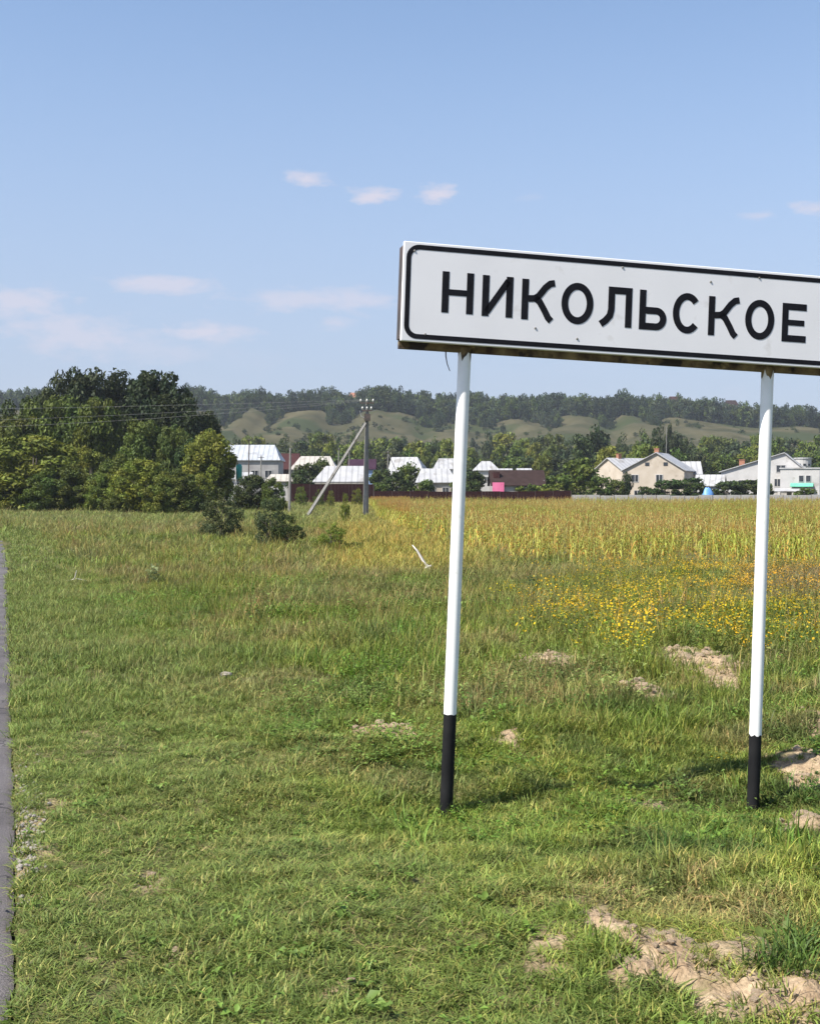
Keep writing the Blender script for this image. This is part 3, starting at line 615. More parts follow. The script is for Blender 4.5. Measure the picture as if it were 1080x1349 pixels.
# ------------------------------------------------------------------ village
def house(px, Y, span, L, yaw, wall_h, roof_h, roof, wall, label, cat='house', name='house', hip=(0, 0), over=.35, zb=None, windows=(), chim=(), skew=.5, group=None, base=None):
    """ridge along local y; local -y end faces the camera at yaw 0. windows: (face, along 0..1, z, w, h); face: 'f' front gable, 'l' left, 'r' right"""
    x = (px - CX) / F * Y; z0 = gz(x, Y) if zb is None else zb
    root = empty(name, (x, Y, z0 - .1), label, cat, group, math.radians(yaw))
    hs, hl = span/2, L/2; ax = -hs + span*skew; H = wall_h + .1; T = H + roof_h
    ya, yb = -hl + hip[0]*L, hl - hip[1]*L
    wb = MB(); wb.v += [(-hs,-hl,0),(hs,-hl,0),(hs,hl,0),(-hs,hl,0),(-hs,-hl,H),(hs,-hl,H),(hs,hl,H),(-hs,hl,H)]
    wb.f += [(0,1,5,4),(1,2,6,5),(2,3,7,6),(3,0,4,7)]
    if hip[0] == 0: wb.v.append((ax,-hl,T-.02)); wb.f.append((4,5,len(wb.v)-1))
    if hip[1] == 0: wb.v.append((ax,hl,T-.02)); wb.f.append((6,7,len(wb.v)-1))
    wb.build('wall', wall, root)
    rb = MB(); o = over; kl = roof_h/(ax+hs); kr = roof_h/(hs-ax); th = .14
    A = [(-hs-o, -hl-o, H-o*kl), (ax, (ya - o) if hip[0] == 0 else ya, T), (ax, (yb + o) if hip[1] == 0 else yb, T), (-hs-o, hl+o, H-o*kl)]
    B = [(hs+o, -hl-o, H-o*kr), A[1], A[2], (hs+o, hl+o, H-o*kr)]
    def slab(P):
        n = len(rb.v); m = len(P); rb.v += [(p[0], p[1], p[2] + .01) for p in P]; rb.v += [(p[0], p[1], p[2] + th) for p in P]
        rb.f.append(tuple(n+m+i for i in range(m))); rb.f.append(tuple(n+i for i in range(m))[::-1])
        for i in range(m): j = (i+1) % m; rb.f.append((n+i, n+j, n+m+j, n+m+i))
    slab(A[::-1]); slab(B)
    if hip[0]: slab([A[0], B[0], A[1]])
    if hip[1]: slab([B[3], A[3], A[2]])
    ro = rb.build('roof', roof, root)
    for (cx, cy, w, hh) in chim:
        zc = T - abs(cx*span - (ax)) * (kl if cx*span < ax else kr); c = MB(); c.box((cx*span, cy*L, zc + hh/2 - .3), (w, w, hh + .6)); c.box((cx*span, cy*L, zc + hh + .06), (w+.12, w+.12, .1)); c.build('chimney', 'brick', ro)
    for (fc, t, z, w, h_) in windows:
        dr = z < 0.05
        if fc == 'f': c = Vector((-hs + t*span, -hl, z + h_/2 + .1)); ex, nn = Vector((1,0,0)), Vector((0,-1,0))
        elif fc == 'l': c = Vector((-hs, hl - t*L, z + h_/2 + .1)); ex, nn = Vector((0,-1,0)), Vector((-1,0,0))
        else: c = Vector((hs, -hl + t*L, z + h_/2 + .1)); ex, nn = Vector((0,1,0)), Vector((1,0,0))
        Rm = Matrix((ex, nn, Vector((0,0,1)))).transposed(); f_ = MB()
        for dx, dz, ww, hh in ((-w/2, 0, .09, h_), (w/2, 0, .09, h_), (0, -h_/2, w+.09, .09), (0, h_/2, w+.09, .09), (0, 0, .07, h_)): f_.box(c + ex*dx + Vector((0,0,dz)) + nn*.03, (ww, .08, hh), Rm)
        fo = f_.build('door' if dr else 'window', 'white_wall', root); g = MB(); g.box(c + nn*.012, (w, .02, h_), Rm); g.build('pane', 'glass', fo)
    return root
def zpx(py, Y): return EYE + (HZ - py) / F * Y
house(330, 230, 9, 11.4, 90, 6.9, 2.7, 'grey_roof', 'grey_wall', 'long grey-white metal roofed house with grey wall beside the thicket', hip=(.10, .0), windows=(('l', .62, 3.5, 1.3, 1.4), ('l', .84, 3.5, 1.3, 1.4)), group=None)
house(314, 205, 3.5, 4.2, 90, 3.6, .9, 'white_roof', 'white_wall', 'small whitewashed lean-to below the long grey-white roof', 'shed', 'shed', windows=(('l', .5, .0, .9, 1.9),))
house(378, 250, 6, 4.6, 90, 5.2, 2.9, 'red_roof', 'brown_roof', 'dark red roofed house between the long grey roof and the cream roof')
house(415, 240, 8, 8.4, 90, 5.2, 2.4, 'cream_roof', 'white_wall', 'cream hip roofed house behind the porch house', hip=(.15, .17), windows=(('l', .5, 2, 1.2, 1.3),))
house(371, 200, 3, 4.4, 90, 3.3, .9, 'cream_roof', 'white_wall', 'low cream roofed shed beside the slim concrete pole', 'shed', 'shed', hip=(.1, .1), windows=(('l', .3, 1, .8, .9),))
def porch():
    h_ = house(449, 192, 6.5, 7.6, 90, 3.3, 2.2, 'white_roof', 'white_wall', 'white hip roofed house with open porch behind the raking pole strut', hip=(.0, .2), windows=(('l', .3, 1.0, 1.2, 1.2), ('l', .6, 1.0, 1.2, 1.2)))
    for k in (.12, .5, .88):
        p = MB(); p.box((-3.25 - .9, 3.8 - k*7.6, 1.5), (.22, .22, 3.0)); p.build('porch_post', 'white_wall', h_)
    p = MB(); p.box((-3.25 - .55, 0, 3.0), (1.1, 7.5, .12)); p.build('porch_roof', 'cream_roof', h_)
porch()
house(477, 238, 5, 4.8, 90, 5.3, 1.7, 'purple_roof', 'blue_wall', 'purple roofed house with bluish wall behind the tall pole', windows=(('l', .5, 2.5, 1.1, 1.2),))
house(540, 236, 7, 6.6, 78, 4.4, 3.0, 'white_roof', 'white_wall', 'steep white gabled house beside the far strutted pole', hip=(.28, .0), windows=(('l', .5, 1.8, 1.1, 1.2),))
house(574, 200, 6, 6.0, 90, 3.1, 2.0, 'white_roof', 'beige_wall', 'low white ribbed roof house in front of the steep gable', hip=(.14, .1), windows=(('l', .4, 1.2, 1, 1), ('l', .75, 1.2, 1, 1)))
house(590, 246, 6, 5.4, 90, 5.2, 1.9, 'white_roof', 'white_wall', 'pale roofed house half hidden behind the ribbed roof house', hip=(.15, .15))
house(640, 242, 5, 4.4, 90, 5.0, 1.6, 'white_roof', 'white_wall', 'small white pyramid roofed house behind the brown roof', hip=(.3, .3), windows=(('l', .5, 2.6, .9, 1),))
house(664, 236, 3, 2.4, 90, 4.6, .55, 'white_roof', 'white_wall', 'tiny white flat shed beside the pyramid roof', 'shed', 'shed')
house(690, 236, 3, 2.2, 90, 4.7, .5, 'white_roof', 'white_wall', 'tiny white shed peeping over the far end of the brown roof', 'shed', 'shed')
def brown_house():
    h_ = house(680, 195, 7, 8.0, 90, 2.7, 2.2, 'brown_roof', 'grey_wall', 'low brown roofed house with bright pink wall behind the maize', windows=(('l', .6, .9, 1.2, 1.2), ('l', .85, .9, 1.2, 1.2)))
    p = MB(); p.box((-4.0, 3.15, 1.6), (.12, 1.8, 3.1)); p.build('pink_panel', 'pink_wall', h_)
    p = MB(); p.box((-1.6, 3.3, 4.3), (1.0, 1.0, .9)); p.poly([(-2.15, 2.7, 4.78), (-1.05, 2.7, 4.78), (-1.05, 3.9, 4.9), (-2.15, 3.9, 4.9)]); p.build('dormer', 'red_roof', h_)
    p = MB(); p.box((0, -4.08, 2.4), (5.5, .1, 2.2)); p.build('end_board', 'white_wall', h_)
brown_house()
# two-storey beige house
def beige_house():
    h_ = house(868, 212, 10.4, 9.0, -24, 4.9, 2.9, 'white_roof', 'beige_wall', 'beige two-storey house with low white gable roof and brick chimneys',
          windows=(('f', .20, 2.9, 1.15, 1.25), ('f', .60, 2.9, 1.15, 1.25), ('f', .24, .2, 1.1, 1.3), ('f', .62, .2, 1.1, 1.3), ('l', .35, 2.9, 1.1, 1.2), ('l', .7, 2.9, 1.1, 1.2)), chim=((.02, -.30, .75, .9),), skew=.55)
    for t in (.40, .70):
        p = MB(); p.box((-5.2 + t*10.4, -4.52, 6.05), (.7, .12, .55)); p.build('attic_vent', 'glass', h_)
    return h_
beige_house()
house(824, 228, 8.5, 8, -62, 4.9, 2.2, 'white_roof', 'beige_wall', 'white roofed wing with chimney at the shrub side of the beige house', 'house', chim=((.0, -.2, .7, .8),), windows=(('l', .5, 3, 1, 1.1),))
house(902, 216, 5.5, 4.7, 84, 4.4, 2.0, 'white_roof', 'beige_wall', 'side annex with flat white roof and dark glazed band joining the beige house', 'house', windows=(('l', .5, 2.3, 3.4, 1.1),))
house(936, 206, 4.5, 4.2, 70, 2.5, 1.6, 'white_roof', 'white_wall', 'white roofed shed beside the blue tarpaulin', 'shed', 'shed', windows=(('l', .5, .9, 1, 1),))
def tarp():
    r = np.random.default_rng(4); n = 16; V = []; Q = []
    for j in range(9):
        t = j / 8
        for i in range(n):
            a = i / n * 2 * math.pi; rad = (1.05 - .75 * t ** 1.6) * (1 + .13 * math.sin(3*a + t*4) + .07 * math.sin(7*a + 2*t)); V.append((rad*math.cos(a), rad*.8*math.sin(a), 2.3 * t ** .8 + .08 * math.sin(5*a + 3*t)))
    for j in range(8):
        for i in range(n): Q.append((j*n+i, j*n+(i+1) % n, (j+1)*n+(i+1) % n, (j+1)*n+i))
    Q.append((8*n, 8*n+4, 8*n+8, 8*n+12)); o = link('tarpaulin', npmesh('tarpaulin', V, Q, 'tarp', None, True)); x = (932 - CX)/F*196; o.location = (x, 196, gz(x, 196) - .1)
    tag(o, 'blue tarpaulin draped over a heap between two dark hedges', 'tarpaulin')
tarp()
def white_house():
    h_ = house(1008, 212, 14.0, 9.0, -20, 4.7, 3.1, 'white_roof', 'white_wall', 'white house with long lopsided gable roof, brick chimney and green awning', skew=.74, chim=((-.26, -.36, .9, 1.0),),
          windows=(('f', .70, 4.6, 1.5, 1.2), ('f', .86, 3.9, 1.5, .9), ('f', .66, 2.2, 1.0, 1.3), ('f', .30, 2.3, 2.6, 1.0), ('f', .1, 2.2, 1.2, 1.0)))
    a = MB(); a.box((6.0, -6.2, 2.6), (6.2, 3.2, 5.2)); an = a.build('annex', 'white_wall', h_)
    a = MB(); a.box((6.0, -6.2, 5.3), (6.5, 3.5, .2)); a.build('annex_roof', 'white_roof', h_)
    for dx in (.2, 1.3):
        f_ = MB(); f_.box((6.0 + dx, -7.83, 3.6), (.85, .1, 1.1)); fo = f_.build('window', 'white_wall', h_); g = MB(); g.box((6.0 + dx, -7.89, 3.6), (.68, .03, .95)); g.build('pane', 'glass', fo)
    R = Matrix.Rotation(math.radians(-25), 3, 'X').inverted()
    a = MB(); a.box((6.3, -8.2, 2.55), (3.6, 1.1, .08), Matrix.Rotation(math.radians(32), 3, 'X')); a.build('awning', 'green_sheet', h_)
    a = MB(); a.box((4.6, -9.0, 1.75), (5.0, 2.2, .1), Matrix.Rotation(math.radians(14), 3, 'X')); a.build('porch_roof', 'white_roof', h_)
    for dx in (-2.2, -1.0, .4, 2.0):
        a = MB(); a.box((4.6 + dx, -9.85, .75), (.35 if dx != -1.0 else .9, .2, 1.5)); a.build('porch_pillar', 'cream_roof', h_)
white_house()
def tower():
    x = (1057 - CX)/F*232; z0 = gz(x, 232); t = empty('water_tower', (x, 232, z0 - .1), 'white round tower with flat top behind the lopsided roof', 'tower')
    m = MB(); m.tube([(0,0,0), (0,0,7.2)], [1.5, 1.55], 20); m.build('shaft', 'white_wall', t, False); m = MB(); m.tube([(0,0,7.2), (0,0,7.45)], [1.68, 1.68], 20); m.build('cap', 'white_roof', t)
    for a in (-130, -95, -60):
        m = MB(); ra = math.radians(a); m.box((1.53*math.cos(ra), 1.53*math.sin(ra), 6.1), (.12, .5, .4), Matrix.Rotation(ra, 3, 'Z')); m.build('window', 'glass', t)
tower()
for i, (px, py, w, lab, roof) in enumerate([(470, 518, 20, 'pinkish house among the ridge trees behind the tall pole', 'brick'), (888, 523, 16, 'red roofed house on the wooded ridge above the beige house', 'red_roof'), (612, 520, 22, 'pinkish house on the wooded ridge behind the sign post', 'brick'), (818, 524, 10, 'small white house on the wooded ridge', 'white_roof'), (962, 528, 16, 'brown roofed house on the wooded ridge above the lopsided roof', 'brown_roof'), (495, 521, 14, 'pale house among the ridge trees behind the pole insulators', 'cream_roof')]):
    Y = 836; x = (px - CX)/F*Y; zt = zpx(py, Y); zb = float(hill_z(x, Y)) - .5; house(px, Y, 8, w/F*Y, 90, max(3, zt - zb - 3), 3.2, roof, 'beige_wall', lab, zb=zb, hip=(.1, .1), windows=(('l', .3, max(3, zt-zb-3) - 2.6, 1.3, 1.5), ('l', .7, max(3, zt-zb-3) - 2.6, 1.3, 1.5)))

# fences
def fence(pxa, pxb, Y0, Y1, pan, pytop, label, mat, name, slab=False):
    xa, xb = (pxa-CX)/F*Y0, (pxb-CX)/F*Y1; n = max(1, int(math.hypot(xb-xa, Y1-Y0)/pan)); root = empty(name, (xa, Y0, gz(xa, Y0)), label, 'fence'); r = random.Random(int(pxa))
    L = math.hypot(xb-xa, Y1-Y0)/n; ang = math.atan2(Y1-Y0, xb-xa); R = Matrix.Rotation(ang, 3, 'Z')
    hh = zpx(pytop, Y0) - gz(xa, Y0)
    pm = MB()
    if slab: pm.box((L/2, 0, hh/2), (L-.14, .1, hh))
    else:
        k = 12
        for i in range(k):
            pm.box(((i+.5)*L/k, .012 if i % 2 else -.012, hh/2 + .05), (L/k*.98, .03, hh - .1))
    pmesh = pm.mesh('panel', mat); qm = MB(); qm.box((0, .05, hh/2), (.12, .12, hh + .06)); qmesh = qm.mesh('post', 'concrete' if slab else 'dark_metal')
    for i in range(n+1):
        xx, yy = xa + (xb-xa)*i/n, Y0 + (Y1-Y0)*i/n; z = gz(xx, yy) - gz(xa, Y0)
        q = link('post', qmesh, root); q.location = (xx-xa, yy-Y0, z - .1); q.rotation_euler = (0, 0, ang)
        if i < n:
            p = link('panel', pmesh, root); p.location = (xx-xa, yy-Y0, z + r.uniform(-.12, .03) - .05); p.rotation_euler = (r.uniform(-.03, .03) if slab else 0, 0, ang)
fence(380, 492, 178, 180, 2.5, 637, 'dark red-brown sheet fence in front of the porch house', 'brown_fence', 'sheet_fence')
fence(493, 752, 180, 182, 2.5, 646.5, 'low dark brown sheet fence along the maize in front of the brown roof', 'brown_fence', 'sheet_fence')
fence(753, 1180, 182, 182, 2.0, 651.5, 'grey concrete slab fence between the maize and the beige house', 'grey_fence', 'slab_fence', True)

# poles and wires
def utility_pole():
    x, Y = on_ground(482, 682); z0 = gz(x, Y); p = empty('utility_pole', (x, Y, z0), 'tall concrete utility pole with crossarm and two raking struts at the field edge', 'pole')
    H = zpx(527, Y) - z0; k = Y / F
    s = MB(); s.tube([(0, 0, -.4), (.08*k*10, 0, H*.5), (2*k, 0, H)], [.22, .18, .12], 4); s.build('shaft', 'concrete', p)
    s = MB(); xs, ys = -80*k, -3.0; top = (1.0*k, -.12, zpx(556, Y) - z0); s.tube([(xs, ys, -.5), top], [.15, .12], 4); s.build('strut', 'concrete', p)
    s = MB(); s.tube([(-4*k, 3.4, -.3), (0, .15, zpx(575, Y) - z0)], [.15, .12], 4); s.build('strut', 'concrete', p)
    hw = []
    for (py, w) in ((531, 17), (541, 12)):
        z = zpx(py, Y) - z0; c = MB(); c.box((.1, -.18, z), (w*k*1.1, .1, .1)); co = c.build('crossarm', 'dark_metal', p)
        for t in (-.48, 0, .48):
            m = MB(); m.tube([(.1 + t*w*k, -.18, z + .05), (.1 + t*w*k, -.18, z + .14), (.1 + t*w*k, -.18, z + .2), (.1 + t*w*k, -.18, z + .32)], [.03, .075, .09, .04], 8); m.build('insulator', 'porcelain', co); hw.append((x + .1 + t*w*k, Y - .18, z0 + z + .24))
    c = MB(); c.box((.12, -.22, zpx(550, Y) - z0), (.5, .35, .55)); c.build('switch_box', 'dark_metal', p)
    c = MB(); c.tube([(-.5, -.2, zpx(541, Y) - z0), (-.35, -.2, zpx(549, Y) - z0), (.1, -.2, zpx(553, Y) - z0)], .04, 5); c.build('jumper_cable', 'wire', p)
    return hw
ends = utility_pole()
def far_pole():
    x, Y = -95.0, 96.0; z0 = gz(x, Y); p = empty('utility_pole', (x, Y, z0), 'plain concrete utility pole beyond the thicket carrying the three wires', 'pole')
    s = MB(); s.tube([(0, 0, -.4), (0, 0, 8.8)], [.2, .13], 6); s.build('shaft', 'concrete', p); c = MB(); c.box((0, -.16, 8.2), (1.6, .1, .1)); c.build('crossarm', 'dark_metal', p)
    return [(x + t, Y - .16, z0 + 8.35) for t in (-.75, 0, .75)]
fe = far_pole()
for i, (a, b, sag) in enumerate(zip(ends[:3], fe, (.5, 1.5, 2.1))):
    pts = []
    for k in range(33):
        t = k/32; q = Vector(a).lerp(Vector(b), t); q.z -= sag * 4 * t * (1-t); pts.append(q)
    w = MB(); w.tube(pts, .0055, 4); tag(w.build('power_line', 'wire'), 'thin pale overhead wire running from the tall pole across the dark thicket', 'wire', 'overhead wires crossing the thicket')
def slim_pole(px, pyt, pyb, Y, r, label, mat='concrete', arm=0, guy=False):
    x = (px-CX)/F*Y; z0 = gz(x, Y); p = empty('slim_pole', (x, Y, z0), label, 'pole'); H = zpx(pyt, Y) - z0
    s = MB(); s.tube([(0, 0, -.3), (.02*H, 0, H)], [r, r*.7], 6); s.build('shaft', mat, p)
    if arm: c = MB(); c.box((.02*H, -.12, H - .3), (arm, .08, .08)); c.build('crossarm', 'dark_metal', p)
    if guy: c = MB(); c.tube([(1.9, 0, H - 4.2), (.02*H, 0, H - .4)], .07, 5); c.build('strut', 'concrete', p)
slim_pole(381, 590, 665, 118, .14, 'slim concrete pole with bare top standing in grass before the brown fence', arm=0)
slim_pole(327, 577, 0, 200, .12, 'dark slim pole in front of the long grey-white roof', 'dark_metal', 1.0)
slim_pole(343, 600, 0, 195, .14, 'short pale pole with crossarm below the long grey-white roof', 'concrete', 1.0)
slim_pole(310, 600, 0, 160, .10, 'thin white pole beside the teal tank', 'white_wall')
slim_pole(445, 590, 0, 215, .12, 'slim grey pole beside the cream hip roof', 'concrete', .8)
slim_pole(459, 594, 0, 235, .10, 'thin grey pole between the cream roof and the purple roof', 'concrete')
slim_pole(510, 594, 0, 225, .13, 'far grey pole with side strut beside the steep white gable', 'concrete', .8, True)
slim_pole(876, 562, 0, 240, .09, 'thin mast rising behind the beige house chimney', 'concrete')
def tank():
    x = (315-CX)/F*150; z0 = gz(x, 150); t = empty('water_tank', (x, 150, z0), 'teal upright tank on legs half hidden by the thicket', 'tank'); zt = zpx(611, 150) - z0; zb = zpx(632, 150) - z0
    m = MB(); m.tube([(0,0,zb), (0,0,zb+.15), (0,0,zt-.3), (0,0,zt-.1), (0,0,zt)], [.2, .36, .38, .28, .08], 14); m.build('vessel', 'teal', t, True)
    for a in range(3): q = a*2.09 + .4; m = MB(); m.tube([(.3*math.cos(q), .3*math.sin(q), -.1), (.25*math.cos(q), .25*math.sin(q), zb + .15)], .04, 5); m.build('leg', 'dark_metal', t)
tank()

# ------------------------------------------------------------------ trees and shrubs
TH = 'trees of the thicket beside the road'
for (px, pt, Y, w, kind, ti, lab) in [
    (88, 486, 152, 100, 'broad', 'dark', 'tall dark broadleaf tree at the back of the thicket'), (150, 485, 156, 130, 'broad', 'dark', 'tall dark broadleaf tree at the back of the thicket'),
    (205, 491, 150, 122, 'broad', 'dark', 'tall dark broadleaf tree at the back of the thicket'), (240, 516, 146, 92, 'broad', 'dark', 'tall dark broadleaf tree at the back of the thicket'),
    (40, 520, 150, 90, 'broad', 'deep', 'tall dark broadleaf tree at the back of the thicket'), (-40, 525, 150, 110, 'broad', 'deep', 'tall dark broadleaf tree at the back of the thicket'),
    (272, 545, 150, 50, 'broad', 'dark', 'tall dark broadleaf tree at the back of the thicket')]: tree(px, pt, Y, w, kind, ti, lab, group=TH)
for (px, pt, Y, w, ti) in [(75, 520, 141, 100, 'mid'), (128, 525, 138, 85, 'mid'), (20, 545, 138, 90, 'mid'), (195, 552, 134, 80, 'mid'), (232, 560, 132, 60, 'mid')]:
    tree(px, pt, Y, w, 'broad', ti, 'mid green tree in front of the dark trees of the thicket', group='mid green trees of the thicket')
for (px, pt, Y, w, ti, lab) in [(45, 566, 124, 190, 'olive', 'broad yellowish willow bush at the road side of the thicket'), (-60, 572, 124, 130, 'olive', 'broad yellowish willow bush at the road side of the thicket'), (118, 590, 122, 80, 'light', 'low green bush between the willow bush and the round bush'),
        (190, 600, 112, 95, 'light', 'round leafy bush in front of the thicket'), (240, 617, 110, 75, 'mid', 'lower dark green bush beside the round leafy bush'), (152, 600, 118, 70, 'mid', 'dark bush tucked behind the round leafy bush')]:
    tree(px, pt, Y, w, 'bush', ti, lab, 'bush', None if 'willow' not in lab else 'willow bushes', 'bush')
tree(275, 566, 126, 78, 'broad', 'light', 'bright green tree at the village end of the thicket', name='tree')
tree(290, 590, 128, 42, 'broad', 'mid', 'small green tree beside the teal tank')
tree(252, 578, 130, 55, 'broad', 'deep', 'dark tree under the bright green tree')
tree(335, 622, 122, 62, 'bush', 'deep', 'dark spreading bush before the long grey-white roof', 'bush', name='bush')
tree(360, 628, 120, 40, 'bush', 'mid', 'green bush beside the slim concrete pole', 'bush', name='bush')
for (px, pt, Y, w, ti) in [(95, 612, 120, 70, 'mid'), (140, 620, 117, 60, 'light'), (168, 628, 112, 60, 'mid'), (215, 622, 109, 60, 'light'), (262, 620, 113, 56, 'light'), (20, 612, 121, 80, 'light'), (60, 618, 119, 70, 'mid')]:
    tree(px, pt, Y, w, 'bush', ti, 'low leafy shrub filling the foot of the thicket', 'bush', 'low shrubs at the foot of the thicket', 'bush')
for (px, pt, Y, w, ti) in [(396, 640, 150, 22, 'olive'), (420, 643, 148, 18, 'mid'), (470, 640, 150, 18, 'olive'), (436, 645, 140, 14, 'light')]:
    tree(px, pt, Y, w, 'small', ti, 'small scrubby bush in front of the dark red-brown fence', 'bush', 'scrub before the red-brown fence', 'bush')
# small bushes in the grass
x, Y = on_ground(290, 711); tree(290, 640, Y, 66, 'small', 'grey', 'dark grey-green bush standing alone in the rough grass', 'bush', name='bush')
x, Y = on_ground(362, 722); tree(355, 645, Y, 52, 'small', 'grey', 'ragged dark bush leaning in the grass, taller of the pair', 'bush', name='bush'); tree(378, 676, Y - .3, 54, 'small', 'deep', 'low dark offshoot at the foot of the ragged bush', 'bush', name='bush')
x, Y = on_ground(438, 729); tree(436, 686, Y, 60, 'small', 'lime', 'small fresh green bush in the grass near the strut', 'bush', name='bush'); tree(465, 712, Y + .5, 36, 'small', 'mid', 'low green clump beside the fresh green bush', 'bush', name='bush')
tree(455, 648, 76, 16, 'small', 'olive', 'small yellowish bush between the strut and the pole', 'bush', name='bush')
# village trees
VT = [(405, 610, 205, 44, 'far', 'deep'), (425, 602, 222, 30, 'far', 'mid'), (395, 620, 196, 36, 'far', 'deep'), (500, 618, 205, 36, 'far', 'deep'), (540, 610, 206, 44, 'far', 'mid'), (522, 622, 200, 34, 'far', 'deep'), (498, 632, 186, 30, 'farbush', 'mid'),
      (615, 618, 200, 48, 'far', 'deep'), (620, 630, 197, 36, 'farbush', 'deep'), (605, 632, 190, 34, 'farbush', 'mid'), (735, 622, 196, 50, 'farbush', 'mid'), (765, 605, 204, 60, 'far', 'mid'), (790, 622, 198, 46, 'farbush', 'mid'), (722, 634, 190, 40, 'farbush', 'light'),
      (685, 637, 192, 30, 'farbush', 'light'), (700, 634, 191, 24, 'farbush', 'mid'), (560, 628, 196, 30, 'farbush', 'mid'), (826, 612, 207, 16, 'fartall', 'dark'), (812, 628, 204, 30, 'farbush', 'mid'), (850, 638, 200, 22, 'farbush', 'deep'),
      (878, 628, 199, 50, 'farbush', 'deep'), (910, 625, 199, 50, 'farbush', 'deep'), (958, 630, 199, 50, 'farbush', 'deep'), (985, 628, 200, 44, 'farbush', 'deep'), (1006, 632, 199, 34, 'farbush', 'mid'), (1075, 610, 205, 40, 'far', 'deep'), (1095, 600, 210, 50, 'far', 'mid'), (1060, 640, 196, 30, 'farbush', 'mid'), (1110, 630, 200, 50, 'farbush', 'deep')]
for (px, pt, Y, w, k, ti) in VT:
    b = 'bush' in k; lm = ('the cream roofed shed' if px < 440 else 'the steep white gable' if px < 580 else 'the pyramid roof' if px < 650 else 'the brown roof' if px < 755 else 'the white roofed wing' if px < 835 else 'the beige house' if px < 940 else 'the lopsided white roof')
    lab = ('dark' if ti in ('deep', 'dark') else 'fresh') + ' green garden ' + ('shrub behind the fence near ' if b else 'tree among the houses near ') + lm
    tree(px, pt, Y, w, k, ti, lab, 'shrub' if b else 'tree', lab.replace('shrub ', 'shrubs ').replace('tree ', 'trees '), 'shrub' if b else 'tree')
tree(802, 590, 232, 44, 'far', 'light', 'round light green tree behind the white roofed wing'); tree(851, 584, 238, 46, 'far', 'light', 'domed light green tree behind the beige house roof')
tree(785, 563, 300, 46, 'far', 'dark', 'dark tall tree of the pair behind the round light green tree', group='dark trees behind the beige house'); tree(765, 575, 290, 40, 'far', 'deep', 'dark tall tree of the pair behind the round light green tree', group='dark trees behind the beige house')
for px, pt, w in ((868, 562, 30), (885, 558, 26), (898, 570, 24)): tree(px, pt, 330, w, 'fartall', 'dark', 'dark upright tree behind the beige house chimney', group='dark upright trees behind the beige house')
r_ = random.Random(3)
for i in range(165):
    px = -60 + 1220 * (i + r_.uniform(-.4, .4)) / 165; row = i % 3; Y = (290, 350, 430)[row] + r_.uniform(-18, 18)
    pt = (598, 588, 577)[row] + r_.uniform(-9, 7) + (6 if 480 < px < 620 and row == 2 else 0)
    if px < 280: continue
    tl = r_.random() < .35; ti = r_.choice(['mid', 'deep', 'mid', 'light', 'grey', 'olive'] if not tl else ['deep', 'grey', 'mid'])
    lm = ('the long grey-white roof' if px < 385 else 'the cream and porch houses' if px < 470 else 'the steep white gable' if px < 600 else 'the pyramid roof' if px < 665 else 'the brown roof' if px < 730 else 'the brown roof garden' if px < 795 else 'the beige house' if px < 925 else 'the lopsided white roof')
    adj = {'mid': 'green', 'deep': 'dark green', 'light': 'light green', 'grey': 'grey-green', 'olive': 'olive'}[ti]; lab = ('slim upright ' if tl else 'broad crowned ') + adj + ' tree ' + ('close behind ', 'well behind ', 'at the hill foot behind ')[row] + lm
    tree(px, pt, Y, r_.uniform(28, 46) * (.7 if tl else 1), 'fartall' if tl else 'far', ti, lab, group=lab.replace(' tree ', ' trees '))

# wood on the ridge and in the gullies
def ridge_wood():
    P = []; r = np.random.default_rng(17)
    X = r.uniform(-620, 560, 5200); Y = HILL1 + 4 + r.uniform(0, 1, 5200) ** 1.3 * 130
    for x, y in zip(X, Y): P.append((x, y, float(hill_z(x, y)) - .5, r.uniform(14, 18.5) * np.interp(x, [-300, 250], [1.0, .86]) if y > HILL1 + 25 else r.uniform(9, 16)))
    X = r.uniform(-600, 520, 7000); Y = r.uniform(640, HILL1 + 6, 7000)
    zc = hill_z(X, Y); zn = np.maximum(hill_z(X - 16, Y), hill_z(X + 16, Y))
    for x, y, z, zz in zip(X, Y, zc, zn):
        if zz - z > 3.4 and y > 742: P.append((x, y, float(z) - .4, r.uniform(5, 10)))
    X = r.uniform(-520, 480, 420); Y = r.uniform(505, 600, 420)
    for x, y in zip(X, Y): P.append((x, y, float(hill_z(x, y)) - .3, r.uniform(5, 10)))
    X = r.uniform(-520, 480, 1500); Y = r.uniform(590, 765, 1500); c_ = fbm(X * .03, Y * .03, 29)
    for x, y, q in zip(X, Y, c_):
        if q > .5: P.append((x, y, float(hill_z(x, y)) - .2, r.uniform(1.2, 3.2)))
    P = np.array(P); n = len(P); h = P[:, 3]; fat = np.where(h < 3.5, 2.2, 1.0); scl = np.stack([h*fat*r.uniform(.24, .40, n), h*fat*r.uniform(.24, .40, n), h], 1)
    base = np.array([GREEN['deep'], GREEN['mid'], GREEN['dark'], GREEN['grey']])[r.integers(0, 4, n)] * r.uniform(.7, 1.05, (n, 1)) * [.88, .95, 1.1]
    scatter('ridge_wood', 'dark green wood covering the ridge and gullies of the dry hill', 'woodland', P[:, :3], r.uniform(0, 6.28, n), scl, base, r.integers(0, 5, n), CR['ridge'])
ridge_wood()

